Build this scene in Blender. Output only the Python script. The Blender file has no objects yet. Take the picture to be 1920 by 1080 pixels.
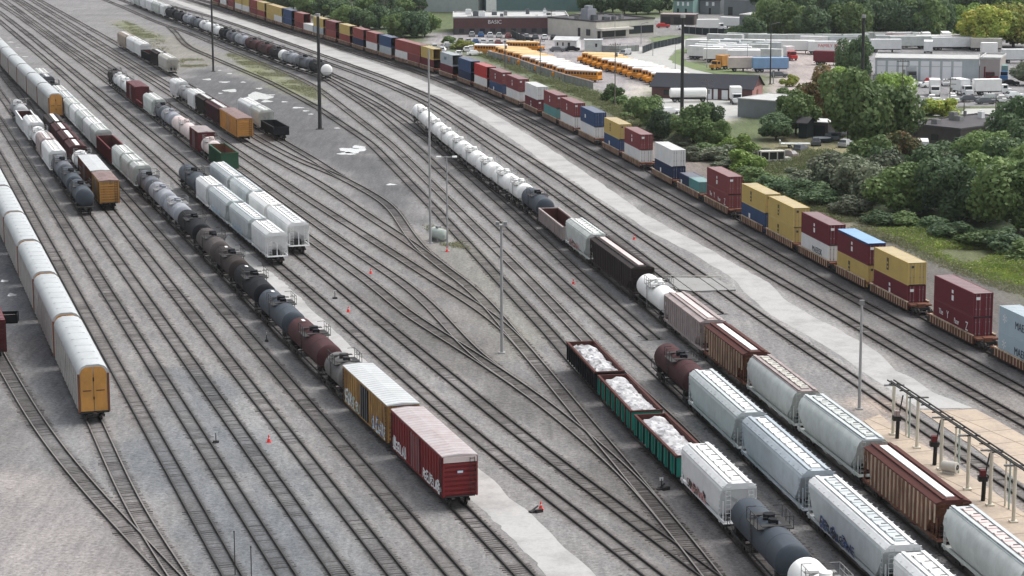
import bpy, math, random, re
import numpy as np
from mathutils import Vector, Matrix
random.seed(7); rng=np.random.default_rng(7)
R=math.radians; PI=math.pi
C=bpy.context.scene.collection
# ------------------------------------------------------------------ survey: photo point -> point on the site
H,TH,F,RO=57.0,0.1866,4300.0,-0.0030
def at(x,y,z=0.0):
    u,w=x-960,y-540; c,s=math.cos(RO),math.sin(RO); u,w=c*u+s*w,-s*u+c*w
    t=(H-z)/(F*math.sin(TH)+w*math.cos(TH))
    return Vector((u*t,t*(F*math.cos(TH)-w*math.sin(TH)),z))
YA=R(16.2)
def yl(lat,s): return Vector((lat*math.cos(YA)-s*math.sin(YA),lat*math.sin(YA)+s*math.cos(YA),0))
# ------------------------------------------------------------------ materials
M={}
def lin(c): return tuple(c)+(1,) if len(c)==3 else tuple(c)
def newmat(n):
    m=bpy.data.materials.new(n); m.use_nodes=True; nt=m.node_tree
    return m,nt,nt.nodes['Principled BSDF']
def coords(nt,scale=(1,1,1),rnd=True):
    tc=nt.nodes.new('ShaderNodeTexCoord'); mp=nt.nodes.new('ShaderNodeMapping')
    nt.links.new(tc.outputs['Object'],mp.inputs['Vector']); mp.inputs['Scale'].default_value=scale
    if rnd:
        oi=nt.nodes.new('ShaderNodeObjectInfo'); mu=nt.nodes.new('ShaderNodeMath'); mu.operation='MULTIPLY'; mu.inputs[1].default_value=80
        nt.links.new(oi.outputs['Random'],mu.inputs[0]); nt.links.new(mu.outputs[0],mp.inputs['Location'])
    return mp.outputs['Vector']
def noise(nt,vec,sc,det=4,rough=.6):
    n=nt.nodes.new('ShaderNodeTexNoise'); n.inputs['Scale'].default_value=sc; n.inputs['Detail'].default_value=det; n.inputs['Roughness'].default_value=rough
    nt.links.new(vec,n.inputs['Vector']); return n.outputs['Fac']
def ramp(nt,f,a,b,ca=(0,0,0,1),cb=(1,1,1,1)):
    r=nt.nodes.new('ShaderNodeValToRGB'); r.color_ramp.elements[0].position=a; r.color_ramp.elements[1].position=b
    r.color_ramp.elements[0].color=ca; r.color_ramp.elements[1].color=cb; nt.links.new(f,r.inputs['Fac']); return r.outputs['Color']
def mix(nt,f,a,b,mode='MIX'):
    m=nt.nodes.new('ShaderNodeMix'); m.data_type='RGBA'; m.blend_type=mode
    for s,v in ((0,f),(6,a),(7,b)):
        if isinstance(v,(int,float)): m.inputs[s].default_value=v
        elif isinstance(v,tuple): m.inputs[s].default_value=lin(v)
        else: nt.links.new(v,m.inputs[s])
    return m.outputs[2]
def bump(nt,bs,f,st,d=.02):
    b=nt.nodes.new('ShaderNodeBump'); b.inputs['Strength'].default_value=st; b.inputs['Distance'].default_value=d
    nt.links.new(f,b.inputs['Height']); nt.links.new(b.outputs['Normal'],bs.inputs['Normal'])
def n_matte(n): return any(q in n for q in ('shingle','roofdark','brick','wall','fence','trunk','load','rust','dark','black','maroon','brown'))
def paint(name,c,dirt=.45,rust=0.0,rough=.6,dc=None,metal=0.0):
    if name in M: return M[name]
    m,nt,bs=newmat(name); v=coords(nt); vs=coords(nt,(1,1,.12))
    dc=dc or tuple(x*.35+.02 for x in c)
    f=ramp(nt,noise(nt,v,.55,6,.65),.42,.75); mm=nt.nodes.new('ShaderNodeMath'); mm.operation='MULTIPLY'; mm.inputs[1].default_value=dirt; nt.links.new(f,mm.inputs[0])
    col=mix(nt,mm.outputs[0],c,dc)
    f2=ramp(nt,noise(nt,vs,2.2,5,.7),.5,.72); m2=nt.nodes.new('ShaderNodeMath'); m2.operation='MULTIPLY'; m2.inputs[1].default_value=dirt*.55; nt.links.new(f2,m2.inputs[0])
    col=mix(nt,m2.outputs[0],col,tuple(x*.5+.02 for x in c))
    if rust>0:
        f3=ramp(nt,noise(nt,vs,1.1,6,.75),.62-rust*.35,.8-rust*.25); col=mix(nt,f3,col,(.12,.045,.025))
    nt.links.new(col,bs.inputs['Base Color']); bs.inputs['Roughness'].default_value=rough; bs.inputs['Metallic'].default_value=metal
    bs.inputs['Specular IOR Level'].default_value=.05 if n_matte(name) else .2
    M[name]=m; return m
P={}
for n,c,k in [('red',(.22,.028,.03),dict(dirt=.5)),('darkred',(.13,.03,.032),dict(dirt=.5)),('maroon',(.075,.034,.036),dict(dirt=.4)),
  ('brown',(.05,.04,.038),dict(dirt=.6)),('brown2',(.1,.088,.085),dict(dirt=.7)),('black',(.018,.019,.022),dict(dirt=.4)),('bluegrey',(.055,.068,.085),dict(dirt=.35)),
  ('grey',(.13,.14,.16),dict(dirt=.4)),('lightgrey',(.31,.325,.36),dict(dirt=.35)),('silver',(.4,.41,.42),dict(dirt=.5)),('silvergrey',(.17,.165,.16),dict(dirt=.6)),
  ('white',(.75,.76,.76),dict(dirt=.24)),('offwhite',(.55,.58,.56),dict(dirt=.45)),('brightwhite',(.84,.84,.82),dict(dirt=.1)),('cream',(.55,.53,.48),dict(dirt=.4)),
  ('pinkwhite',(.66,.56,.54),dict(dirt=.3)),('palegrey',(.54,.58,.59),dict(dirt=.35)),('coolgrey',(.42,.47,.51),dict(dirt=.4)),('tan',(.4,.33,.27),dict(dirt=.5)),
  ('yellow',(.42,.25,.085),dict(dirt=.75,rust=.4)),('amber',(.56,.28,.075),dict(dirt=.55)),('rust',(.2,.085,.05),dict(dirt=.8)),('rustpale',(.58,.46,.34),dict(dirt=.7,rust=.35)),
  ('rustpanel',(.2,.1,.07),dict(dirt=.8,rust=.45)),('rustbrown',(.1,.04,.034),dict(dirt=.5)),('pinkrust',(.4,.34,.33),dict(dirt=.5,rust=.15)),('green',(.035,.1,.055),dict(dirt=.5)),('teal',(.02,.22,.17),dict(dirt=.5,rust=.1)),
  ('orange',(.62,.3,.07),dict(dirt=.45,rust=.1)),('wellbrown',(.17,.075,.05),dict(dirt=.7)),('rackside',(.42,.4,.38),dict(dirt=.5,rust=.1)),('rackroof',(.45,.475,.485),dict(dirt=.25)),
  ('frame',(.035,.033,.033),dict(dirt=.4)),('wheel',(.05,.04,.036),dict(dirt=.5)),('steel',(.25,.25,.25),dict(dirt=.4)),('roofgrey',(.6,.62,.62),dict(dirt=.3)),('roofpink',(.52,.47,.465),dict(dirt=.5,dc=(.3,.13,.13))),('roofrust',(.3,.2,.18),dict(dirt=.7,rust=.3)),
  ('cYellow',(.55,.41,.14),dict(dirt=.2)),('cRed',(.23,.055,.058),dict(dirt=.3)),('cMaroon',(.15,.025,.035),dict(dirt=.2)),('cBrick',(.3,.07,.06),dict(dirt=.35)),('cBright',(.5,.04,.04),dict(dirt=.2)),
  ('cBlue',(.04,.08,.18),dict(dirt=.3)),('cNavy',(.02,.035,.09),dict(dirt=.3)),('cWhite',(.74,.74,.73),dict(dirt=.2)),('cGrey',(.45,.5,.52),dict(dirt=.25)),('cMaersk',(.42,.52,.58),dict(dirt=.15)),
  ('cTeal',(.12,.3,.3),dict(dirt=.3)),('cSky',(.25,.4,.62),dict(dirt=.25)),('bus',(.68,.27,.03),dict(dirt=.2)),('busroof',(.78,.72,.62),dict(dirt=.2)),('busroofy',(.8,.55,.28),dict(dirt=.2)),
  ('brick',(.13,.07,.07),dict(dirt=.5)),('pinkbrick',(.36,.19,.18),dict(dirt=.4)),('shingle',(.045,.048,.058),dict(dirt=.3)),('wallcream',(.6,.58,.52),dict(dirt=.3)),('wallgrey',(.2,.22,.23),dict(dirt=.3)),
  ('wallgreen',(.13,.2,.21),dict(dirt=.25)),('wallpale',(.42,.46,.46),dict(dirt=.25)),('walldoor',(.8,.82,.84),dict(dirt=.1)),('wallpink',(.4,.36,.35),dict(dirt=.2)),('roofflat',(.5,.5,.49),dict(dirt=.5)),('roofdark',(.1,.095,.1),dict(dirt=.5)),
  ('polelight',(.36,.36,.36),dict(dirt=.3)),('poledark',(.055,.055,.055),dict(dirt=.3)),('polewood',(.17,.15,.13),dict(dirt=.4)),('polecream',(.62,.58,.48),dict(dirt=.3)),
  ('coneRed',(.75,.06,.05),dict(dirt=.1)),('rubber',(.02,.02,.02),dict(dirt=.2)),('carblue',(.05,.15,.35),dict(dirt=.1)),('cargrey',(.12,.13,.14),dict(dirt=.1)),('propane',(.42,.47,.43),dict(dirt=.3)),
  ('fence',(.3,.32,.3),dict(dirt=.6)),('fencedark',(.03,.04,.045),dict(dirt=.3)),('trunk',(.1,.08,.065),dict(dirt=.5)),('load',(.6,.6,.61),dict(dirt=.85,dc=(.16,.15,.15))),('ltgreen',(.4,.48,.42),dict(dirt=.3)),('mint',(.2,.32,.3),dict(dirt=.2))]:
    P[n]=paint('paint_'+n,c,**k)
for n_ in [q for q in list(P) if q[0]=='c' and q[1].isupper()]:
    c_=P[n_].node_tree; base=[x for x in c_.nodes if x.type=='MIX'][0].inputs[6].default_value[:3]; P[n_+'_roof']=paint('roof_'+n_,tuple(x*.62+.17 for x in base),dirt=.3)  # container roofs lightened: sky reflection put into the colour, plus faded dusty paint
m,nt,bs=newmat('window_glass'); bs.inputs['Base Color'].default_value=(.02,.025,.03,1); bs.inputs['Roughness'].default_value=.12; P['glass']=m
m,nt,bs=newmat('puddle_sky_glare'); v=coords(nt)
nt.links.new(mix(nt,ramp(nt,noise(nt,v,.8,4),.4,.6),(.88,.88,.88),(.8,.81,.82)),bs.inputs['Base Color']); bs.inputs['Roughness'].default_value=.08; bs.inputs['IOR'].default_value=1.6; bs.inputs['Coat Weight'].default_value=1; P['water_glare']=m  # near-white base colour paints the bright sky reflection into the puddles
def letter(n,c):
    m,nt,bs=newmat(n); bs.inputs['Base Color'].default_value=c+(1,); bs.inputs['Roughness'].default_value=.6; P[n]=m
letter('inkwhite',(.75,.75,.75)); letter('inkblack',(.03,.035,.05)); letter('inkdark',(.05,.04,.03)); letter('inkred',(.6,.05,.05)); letter('inkpale',(.55,.68,.78)); letter('inkpink',(.6,.3,.3)); letter('inkgreen',(.3,.5,.42)); letter('inkblue',(.05,.1,.25)); letter('tailred',(.5,.02,.02))
def foliage(n,a,b,c):
    m,nt,bs=newmat(n); v=coords(nt,(1,1,1)); oi=nt.nodes.new('ShaderNodeObjectInfo')
    f=ramp(nt,noise(nt,v,.35,3),.38,.62); col=mix(nt,f,a,b)
    g=ramp(nt,noise(nt,v,3.5,2),.5,.7); col=mix(nt,g,col,c)
    hs=nt.nodes.new('ShaderNodeHueSaturation'); mr=nt.nodes.new('ShaderNodeMapRange'); mr.inputs[3].default_value=.75; mr.inputs[4].default_value=1.35
    nt.links.new(oi.outputs['Random'],mr.inputs[0]); nt.links.new(mr.outputs[0],hs.inputs['Value']); nt.links.new(col,hs.inputs['Color'])
    nt.links.new(hs.outputs['Color'],bs.inputs['Base Color']); bs.inputs['Roughness'].default_value=.65; bs.inputs['Specular IOR Level'].default_value=.25
    tr=nt.nodes.new('ShaderNodeBsdfTranslucent'); nt.links.new(hs.outputs['Color'],tr.inputs['Color']); ms=nt.nodes.new('ShaderNodeMixShader'); ms.inputs[0].default_value=.25
    nt.links.new(bs.outputs[0],ms.inputs[1]); nt.links.new(tr.outputs[0],ms.inputs[2]); nt.links.new(ms.outputs[0],nt.nodes['Material Output'].inputs['Surface'])
    P[n]=m
foliage('leaf_dark',(0.067,0.113,0.060),(0.097,0.150,0.067),(0.134,0.196,0.090)); foliage('leaf_mid',(0.102,0.162,0.061),(0.146,0.216,0.074),(0.204,0.270,0.101)); foliage('leaf_light',(0.154,0.238,0.056),(0.210,0.308,0.070),(0.280,0.364,0.112))
foliage('leaf_grey',(0.112,0.138,0.088),(0.163,0.188,0.125),(0.213,0.225,0.150)); foliage('leaf_yellow',(0.310,0.326,0.062),(0.264,0.358,0.078),(0.434,0.391,0.093)); foliage('leaf_rust',(0.120,0.156,0.060),(0.192,0.144,0.060),(0.264,0.132,0.072))
foliage('weed_green',(.15,.19,.08),(.2,.22,.11),(.26,.25,.14)); foliage('weed_lush',(0.143,0.220,0.055),(0.264,0.341,0.077),(0.374,0.396,0.110)); foliage('weed_pale',(.24,.26,.15),(.29,.29,.18),(.33,.31,.2))
# ------------------------------------------------------------------ mesh builder
class MB:
    def __init__(s): s.v=[]; s.f=[]; s.m=[]
    def quad(s,pts,m=0):
        n=len(s.v); s.v+= [tuple(p) for p in pts]; s.f.append(tuple(range(n,n+len(pts)))); s.m.append(m); return s
    def box(s,x0,x1,y0,y1,z0,z1,m=0,bottom=True):
        n=len(s.v); s.v+=[(x0,y0,z0),(x1,y0,z0),(x1,y1,z0),(x0,y1,z0),(x0,y0,z1),(x1,y0,z1),(x1,y1,z1),(x0,y1,z1)]
        fs=[(4,5,6,7),(0,1,5,4),(1,2,6,5),(2,3,7,6),(3,0,4,7)]+([(3,2,1,0)] if bottom else [])
        for f in fs: s.f.append(tuple(n+i for i in f)); s.m.append(m)
        return s
    def prism(s,prof,x0,x1,m=0,cap=True,x0s=None,x1s=None):
        n=len(s.v); k=len(prof)
        s.v+=[((x0s[i] if x0s else x0),y,z) for i,(y,z) in enumerate(prof)]+[((x1s[i] if x1s else x1),y,z) for i,(y,z) in enumerate(prof)]
        for i in range(k): j=(i+1)%k; s.f.append((n+i,n+j,n+k+j,n+k+i)); s.m.append(m)
        if cap: s.f.append(tuple(n+k-1-i for i in range(k))); s.f.append(tuple(n+k+i for i in range(k))); s.m+=[m,m]
        return s
    def tube(s,p,q,r,m=0,k=8,r2=None,cap=True):
        p=Vector(p); q=Vector(q); d=(q-p).normalized(); a=d.orthogonal().normalized(); b=d.cross(a); n=len(s.v); r2=r if r2 is None else r2
        for c,rr in ((p,r),(q,r2)):
            for i in range(k): t=2*PI*i/k; s.v.append(tuple(c+a*math.cos(t)*rr+b*math.sin(t)*rr))
        for i in range(k): j=(i+1)%k; s.f.append((n+i,n+j,n+k+j,n+k+i)); s.m.append(m)
        if cap: s.f.append(tuple(n+k-1-i for i in range(k))); s.f.append(tuple(n+k+i for i in range(k))); s.m+=[m,m]
        return s
    def lathe(s,prof,zc,m=0,k=28,mats=None):   # prof: (x,r) along x axis about z=zc
        n=len(s.v)
        for x,r in prof:
            for i in range(k): t=2*PI*i/k; s.v.append((x,math.cos(t)*r,zc+math.sin(t)*r))
        for a in range(len(prof)-1):
            for i in range(k): j=(i+1)%k; s.f.append((n+a*k+i,n+a*k+j,n+(a+1)*k+j,n+(a+1)*k+i)); s.m.append(mats[a] if mats else m)
        return s
    def data(s,name,mats,smooth=False):
        me=bpy.data.meshes.new(name); me.from_pydata(s.v,[],s.f)
        for mm in mats: me.materials.append(mm)
        me.polygons.foreach_set('material_index',s.m)
        if smooth:
            me.polygons.foreach_set('use_smooth',[True]*len(s.f))
            try: me.set_sharp_from_angle(angle=R(35))
            except Exception: pass
        me.update(); return me
def obj(name,me,parent=None,loc=(0,0,0),rz=0.0,sc=None):
    o=bpy.data.objects.new(name,me); C.objects.link(o); o.parent=parent; o.location=loc
    if rz: o.rotation_euler=(0,0,rz)
    if sc: o.scale=sc
    return o
def thing(name,loc,rz,label,cat,group=None):
    o=bpy.data.objects.new(name,None); C.objects.link(o); o.location=loc; o.rotation_euler=(0,0,rz); o.empty_display_size=.5
    return tag(o,label,cat,group)
def tag(o,label,cat,group=None):
    o['label']=label; o['category']=cat
    if group: o['group']=group
    return o
def struct(o,kind='structure',label=None): 
    o['kind']=kind
    if label: o['label']=label
    return o
CACHE={}
def cached(key,fn):
    if key not in CACHE: CACHE[key]=fn()
    return CACHE[key]
# ------------------------------------------------------------------ curves for the tracks
def world(pts):
    o=[]
    for p in pts:
        if isinstance(p,Vector): o.append(p.copy())
        elif len(p)==3: q=at(*p); q.z=0; o.append(q)
        else: o.append(at(*p))
    return o
def smooth(pts,step=2.0,it=40,ext0=0,ext1=0):
    w=[np.array(p[:2]) for p in world(pts)]
    if ext0: d=w[0]-w[1]; w=[w[0]+d/np.linalg.norm(d)*ext0]+w
    if ext1: d=w[-1]-w[-2]; w=w+[w[-1]+d/np.linalg.norm(d)*ext1]
    w=np.array(w); L=np.r_[0,np.cumsum(np.linalg.norm(np.diff(w,axis=0),axis=1))]
    n=max(3,int(L[-1]/step)+1); s=np.linspace(0,L[-1],n); p=np.c_[np.interp(s,L,w[:,0]),np.interp(s,L,w[:,1])]
    for _ in range(it): p[1:-1]=.5*p[1:-1]+.25*(p[:-2]+p[2:])
    L=np.r_[0,np.cumsum(np.linalg.norm(np.diff(p,axis=0),axis=1))]; n=int(L[-1]/1.0)+2; s=np.linspace(0,L[-1],n)
    return np.c_[np.interp(s,L,p[:,0]),np.interp(s,L,p[:,1])]
def project(line,p):
    d=np.hypot(line[:,0]-p[0],line[:,1]-p[1]); i=int(d.argmin()); i0=max(0,i-1); i1=min(len(line)-1,i+1)
    a,b=line[i0],line[i1]; t=np.dot(np.array(p[:2])-a,b-a)/max(1e-6,np.dot(b-a,b-a)); step=np.linalg.norm(line[1]-line[0])
    return (i0+t*(i1-i0))*step
def along(line,s):
    step=np.linalg.norm(line[1]-line[0]); x=s/step; i=int(max(0,min(len(line)-2,math.floor(x)))); t=x-i
    return line[i]*(1-t)+line[i+1]*t
TR={}
U=[(635,331),(701,367),(731,386),(749,411),(765,439),(796,476),(835,507)]
S=[(881,540),(919,577),(939,602),(975,645),(1012,690),(1064,752),(1107,805),(1157,862),(1185,895)]
X=[(895,672),(935,700),(977,727),(1036,770),(1082,810),(1140,858),(1187,900),(1227,950),(1266,995),(1332,1080)]
tr=[ # first point far, last near
('L0',[(-60,560),(-5,665),(37,740),(79,810),(145,895),(228,985),(318,1080)],0,25),
('L1',[yl(22.6,560),yl(22.6,215),(232,922),(281,1006),(331,1080)],0,25),
('L2',[yl(27.7,560),yl(27.7,160)],0,0),('L3',[yl(31.9,600),yl(31.9,160)],0,0),('L4',[yl(36.1,620),yl(36.1,160)],0,0),('L5',[yl(40.3,640),yl(40.5,160)],0,0),
('L6',[yl(41.6,800),yl(42.6,600),yl(44.0,500),yl(44.6,380),yl(45,160)],0,0),
('L7',[yl(45,1000),yl(46.5,650),yl(47.6,440),yl(48.6,360),yl(49.2,250),(865,955),(982,1080)],0,25),
('L8',[yl(51.5,1000),(0,41),(112,135),yl(56.3,380),yl(57.0,330),yl(57.6,298),(877,810),(1222,1080)],0,20),
('L9',[yl(55,1000),(0,24),(52,64),(135,132),yl(61.3,400),yl(62.1,300),(970,812),(1125,930),(1327,1080)],0,20),
('P',[(0,8),(37,32),(174,132),yl(66,430),yl(66,340),(706,540),(761,589),(824,628)]+X,90,20),
('Q',[(10,2),(120,82),(200,135),yl(69.2,420),yl(70.2,330),(768,540),(817,585),(852,625)]+X[:3],90,0),
('R',[(30,2),(156,91),(222,135),yl(73,440),yl(73.8,380),yl(75.2,320),(836,540),(909,585),(955,622),(1012,690)],90,0),
('S4',[(54,10),(240,125),yl(76.9,455),(600,345),(700,412),(770,457)]+S+X[-3:],90,20),
('U2',[(70,7),(240,113),(499,270),(560,302),(600,318)]+U+[(881,540)],90,0),
('U1',[(77,2),(206,75),(325,143),(430,208),(540,272),(592,302)]+U+[(881,540)],90,0),
('u',[(317,51),(332,65),(340,77),(355,90),(392,106),(417,117),(507,155),(595,202),(696,270),(827,405),(950,540),(1044,640),(1085,642,3.0),(1145,702,3.0),(1212,776,3.0),(1377,898,4.6),(1492,1027,4.2)],0,40),
('v',[(199,1),(242,19),(280,36),(317,51),(336,55),(374,71),(412,87),(495,121),(557,146),(595,165),(732,270),(868,405),(1005,540),(1159,702),(1279,810),(1417,960),(1500,1043)],80,25),
('w',[(227,0),(242,6),(300,30),(342,46),(417,77),(450,90),(510,114),(550,130),(602,144),(705,212),(772,270),(1060,540),(1317,695,4.6),(1415,780,4.6),(1540,890,4.6),(1702,1032,4.6)],70,40),
('x',[(612,146),(720,204),(812,270),(960,400),(1112,540),(1225,638)],0,0),
('G',[(612,136),(700,175),(789,196,4.2),(811,221,4.2),(852,253,4.2),(932,312,4.2),(994,351,4.2),(1075,409,4.6),(1123,444,4.6),(1204,499,4.6),(1257,549,4.2),(1340,606,4.6),(1425,665,4.6),(1513,738,4.6),(1645,829,4.6),(1792,944,4.6)],0,45),
('n1',[(330,22),(400,43),(487,75),(595,112),(705,152),(790,189),(835,217),(970,313),(1040,364),(1099,406),(1218,495),(1249,521),(1345,590)],60,0),
('n2',[(320,12),(400,33),(480,60),(600,103),(640,117),(730,149),(814,185),(872,221),(922,254),(995,300),(1056,340),(1150,407),(1318,521),(1358,549),(1440,607),(1612,721),(1737,810),(1827,867),(1915,927)],60,25),
('n3',[(360,2),(480,38),(560,64),(640,90),(723,113),(807,145),(873,173),(947,215),(1003,247),(1071,290),(1149,337),(1286,420),(1425,507),(1486,542),(1615,617),(1735,690),(1920,795)],60,25),
]
for n,pts,e0,e1 in tr: TR[n]=smooth(pts,ext0=e0,ext1=e1,it=30 if n in('P','Q','R','S4','U1','U2','u') else 60)
# container train track from the top far-left corners of the stacks
CM=[(1874,576,6.3),(1752,519,6.3),(1639,466,6.3),(1569,433,6.3),(1503,400,6.3),(1444,370,6.3),(1390,346,6.3),(1326,315,6.3),(1226,268,6.3),(1174,240,6.3),(1131,222,6.3),(1091,201,6.3),(1050,184,6.3),(1020,170,6.3),(987,155,6.3),(948,141,6.3),(921,129,6.3),(893,120,6.3),(859,109,6.3),(827,98,6.3),(793,87,6.3),(742,75,6.3),(686,59,6.3),(637,45,6.3),(551,23,6.3),(482,3,6.3)]
cw=[]
for x,y,z in CM: p=at(x,y,z); p.z=0; cw.append(p)
cl=np.array([p[:2] for p in cw][::-1]); d=np.gradient(cl,axis=0); d/=np.linalg.norm(d,axis=1)[:,None]
ctr=[Vector((p[0]-dd[1]*1.22,p[1]+dd[0]*1.22,0)) for p,dd in zip(cl,d)]
TR['n5']=smooth(ctr,it=160,ext0=220,ext1=30)
def offset(line,o):
    d=np.gradient(line,axis=0); d/=np.linalg.norm(d,axis=1)[:,None]; return np.c_[line[:,0]-d[:,1]*o,line[:,1]+d[:,0]*o]
TR['n4']=offset(TR['n5'],-4.7)
# rails, sleepers, ballast
for nme,c in (('rail',(.03,.024,.022)),):
    P['rail']=paint('rail_steel',c,dirt=.5,rough=.45); P['railtop']=paint('rail_head_worn',(.2,.185,.175),dirt=.6,rough=.5)
ZR=.24
# ------------------------------------------------------------------ rolling stock
SM=.25
def bogie_data():
    b=MB()
    for s in (-1,1):
        b.prism([(s*.93,.42),(s*1.05,.42),(s*1.05,.75),(s*.93,.75)],-.95,.95,0); b.box(-.35,.35,s*.9,s*1.08,.3,.85); b.box(-1.2,-.7,s*.9,s*1.07,.38,.62); b.box(.7,1.2,s*.9,s*1.07,.38,.62)
    b.box(-.2,.2,-.95,.95,.5,.85); return b.data('bogie',[P['frame']])
def wheelset_data():
    b=MB()
    for s in (-1,1):
        b.tube((0,s*.68,.44),(0,s*.82,.44),.44,0,18); b.tube((0,s*.66,.44),(0,s*.68,.44),.48,0,18)
    b.tube((0,-.7,.44),(0,.7,.44),.08,0,8); return b.data('wheelset',[P['wheel']],False)
def add_bogies(root,L,near):
    for s in (-1,1):
        o=obj('bogie',cached('bogie',bogie_data),root,(s*(L/2-1.9),0,0))
        if near:
            for t in (-.88,.88): obj('wheelset',cached('ws',wheelset_data),o,(t,0,0))
        else:
            for t in (-.88,): pass
def coupler(b,L,m=0):
    for s in (-1,1): b.box(min(s*(L/2-.2),s*(L/2+.42)),max(s*(L/2-.2),s*(L/2+.42)),-.13,.13,.75,1.0,m)
def ladder(b,x,y,z0,z1,m=0,w=.42,axis='x'):
    n=int((z1-z0)/.38)
    if axis=='x':
        for s in (-1,1): b.box(x+s*w/2-.02,x+s*w/2+.02,y-.02,y+.02,z0,z1,m)
        for i in range(n+1): b.box(x-w/2,x+w/2,y-.02,y+.02,z0+i*.38,z0+i*.38+.035,m)
    else:
        for s in (-1,1): b.box(x-.02,x+.02,y+s*w/2-.02,y+s*w/2+.02,z0,z1,m)
        for i in range(n+1): b.box(x-.02,x+.02,y-w/2,y+w/2,z0+i*.38,z0+i*.38+.035,m)
def tank_car(root,L,col,near=True,cap=None,r=1.48,stripe=False,band=True,caps=None):
    k=round(L*2)/2; zc=2.62
    def shell():
        b=MB(); h=k/2-.75; e=.62; pr=[]
        for i in range(7): t=i/6*PI/2; pr.append((-h+e*(1-math.sin(t)) if False else -h+e-e*math.cos(t),r*math.sin(t) if i else .001))
        body=[(-h+e,r),(-h*.55,r),(-h*.55,r+.012),(-h*.55+.1,r+.012),(-h*.55+.1,r),(0,r),(h*.55-.1,r),(h*.55-.1,r+.012),(h*.55,r+.012),(h*.55,r),(h-e,r)]
        pr+=body+[(-x,rr) for x,rr in pr[::-1]]
        b.lathe(pr,zc,0,30); return b.data('tank_shell',[P[col]],True)
    obj('tank',cached(('tk',k,col,r),shell),root)
    if cap:
        def capd():
            b=MB(); h=k/2-.75; e=.62; pr=[]
            for i in range(7): t=i/6*PI/2; pr.append((h-e+(e+.012)*math.cos(t),(r+.01)*math.sin(t) if i else .001))
            pr.append((h-e-.15,r+.012)); b.lathe(pr[::-1],zc,0,30); return b.data('tank_head',[P[cap]],True)
        obj('tank_head',cached(('tkc',k,cap,r),capd),root)
    def under():
        b=MB()
        for s in (-1,1):
            a,c=sorted((s*(k/2-3.2),s*k/2)); b.box(a,c,-.33,.33,.85,1.2)
            a,c=sorted((s*(k/2-1.0),s*(k/2))); b.box(a,c,-1.45,1.45,1.16,1.24)
            b.box(s*(k/2-1.9)-.25,s*(k/2-1.9)+.25,-1.25,1.25,1.0,1.75)
            for y in (-1.42,1.42): b.tube((s*(k/2-.05),y,1.2),(s*(k/2-.05),y,2.1),.03,0,5); b.tube((s*(k/2-2.6),y*.98,1.3),(s*(k/2-.05),y,2.0),.025,0,5)
            b.tube((s*(k/2-.05),-1.42,2.05),(s*(k/2-.05),1.42,2.05),.03,0,5)
        for y in (-1.36,1.36): b.box(-k/2+.1,k/2-.1,y-.05,y+.05,1.12,1.26)
        b.box(-.6,.6,-.3,.3,.75,1.2); coupler(b,k); return b.data('tank_underframe',[P['frame']])
    obj('underframe',cached(('tku',k),under),root)
    def plat():
        b=MB(); zt=zc+r-.05
        for y in (-1.2,1.2):
            b.box(-1.7,1.7,y-.32,y+.32,zt-.32,zt-.26)
            for x in (-1.65,-.55,.55,1.65): b.tube((x,y*1.24,zt-.3),(x,y*1.24,zt+.75),.03,0,5)
            b.tube((-1.65,y*1.24,zt+.74),(1.65,y*1.24,zt+.74),.03,0,5); b.tube((-1.65,y*1.24,zt+.3),(1.65,y*1.24,zt+.3),.025,0,5)
        for x in (-1.65,1.65): b.box(x-.3,x+.3,-1.2,1.2,zt+.02,zt+.07); b.tube((x,-1.48,zt+.74),(x,-.7,zt+.74),.03,0,5); b.tube((x,1.48,zt+.74),(x,.7,zt+.74),.03,0,5)
        for y in (-1.56,1.56): ladder(b,0,y,1.1,zt-.2)
        return b.data('walkway',[P['steel' if col in('white','brightwhite','lightgrey','pinkwhite','silver') else 'frame']])
    obj('walkway',cached(('tkp',col,r),plat),root)
    def dome():
        b=MB(); b.tube((-.35,0,zc+r-.15),(-.35,0,zc+r+.42),.5,0,16); b.tube((.75,0,zc+r-.15),(.75,0,zc+r+.3),.36,0,14); b.tube((1.35,.2,zc+r-.1),(1.35,.2,zc+r+.35),.12,0,8)
        return b.data('manway',[P['black' if col in('maroon','brown','black','bluegrey','brown2','grey') else ('frame' if col=='silvergrey' else col)]],True)
    obj('manway',cached(('tkd',col,r),dome),root)
    if stripe:
        def st():
            b=MB(); n=len(b.v)
            for i in range(4):
                t0=PI/2-.12+i*.06; t1=t0+.06; rr=r+.02
                b.quad([(-k*.36,math.cos(t0)*rr,zc+math.sin(t0)*rr),(-k*.36+1.1,math.cos(t0)*rr,zc+math.sin(t0)*rr),(-k*.36+1.1,math.cos(t1)*rr,zc+math.sin(t1)*rr),(-k*.36,math.cos(t1)*rr,zc+math.sin(t1)*rr)])
            return b.data('marking',[P['inkwhite']])
        obj('marking',cached(('tks',k,r),st),root)
    add_bogies(root,k,near)
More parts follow.
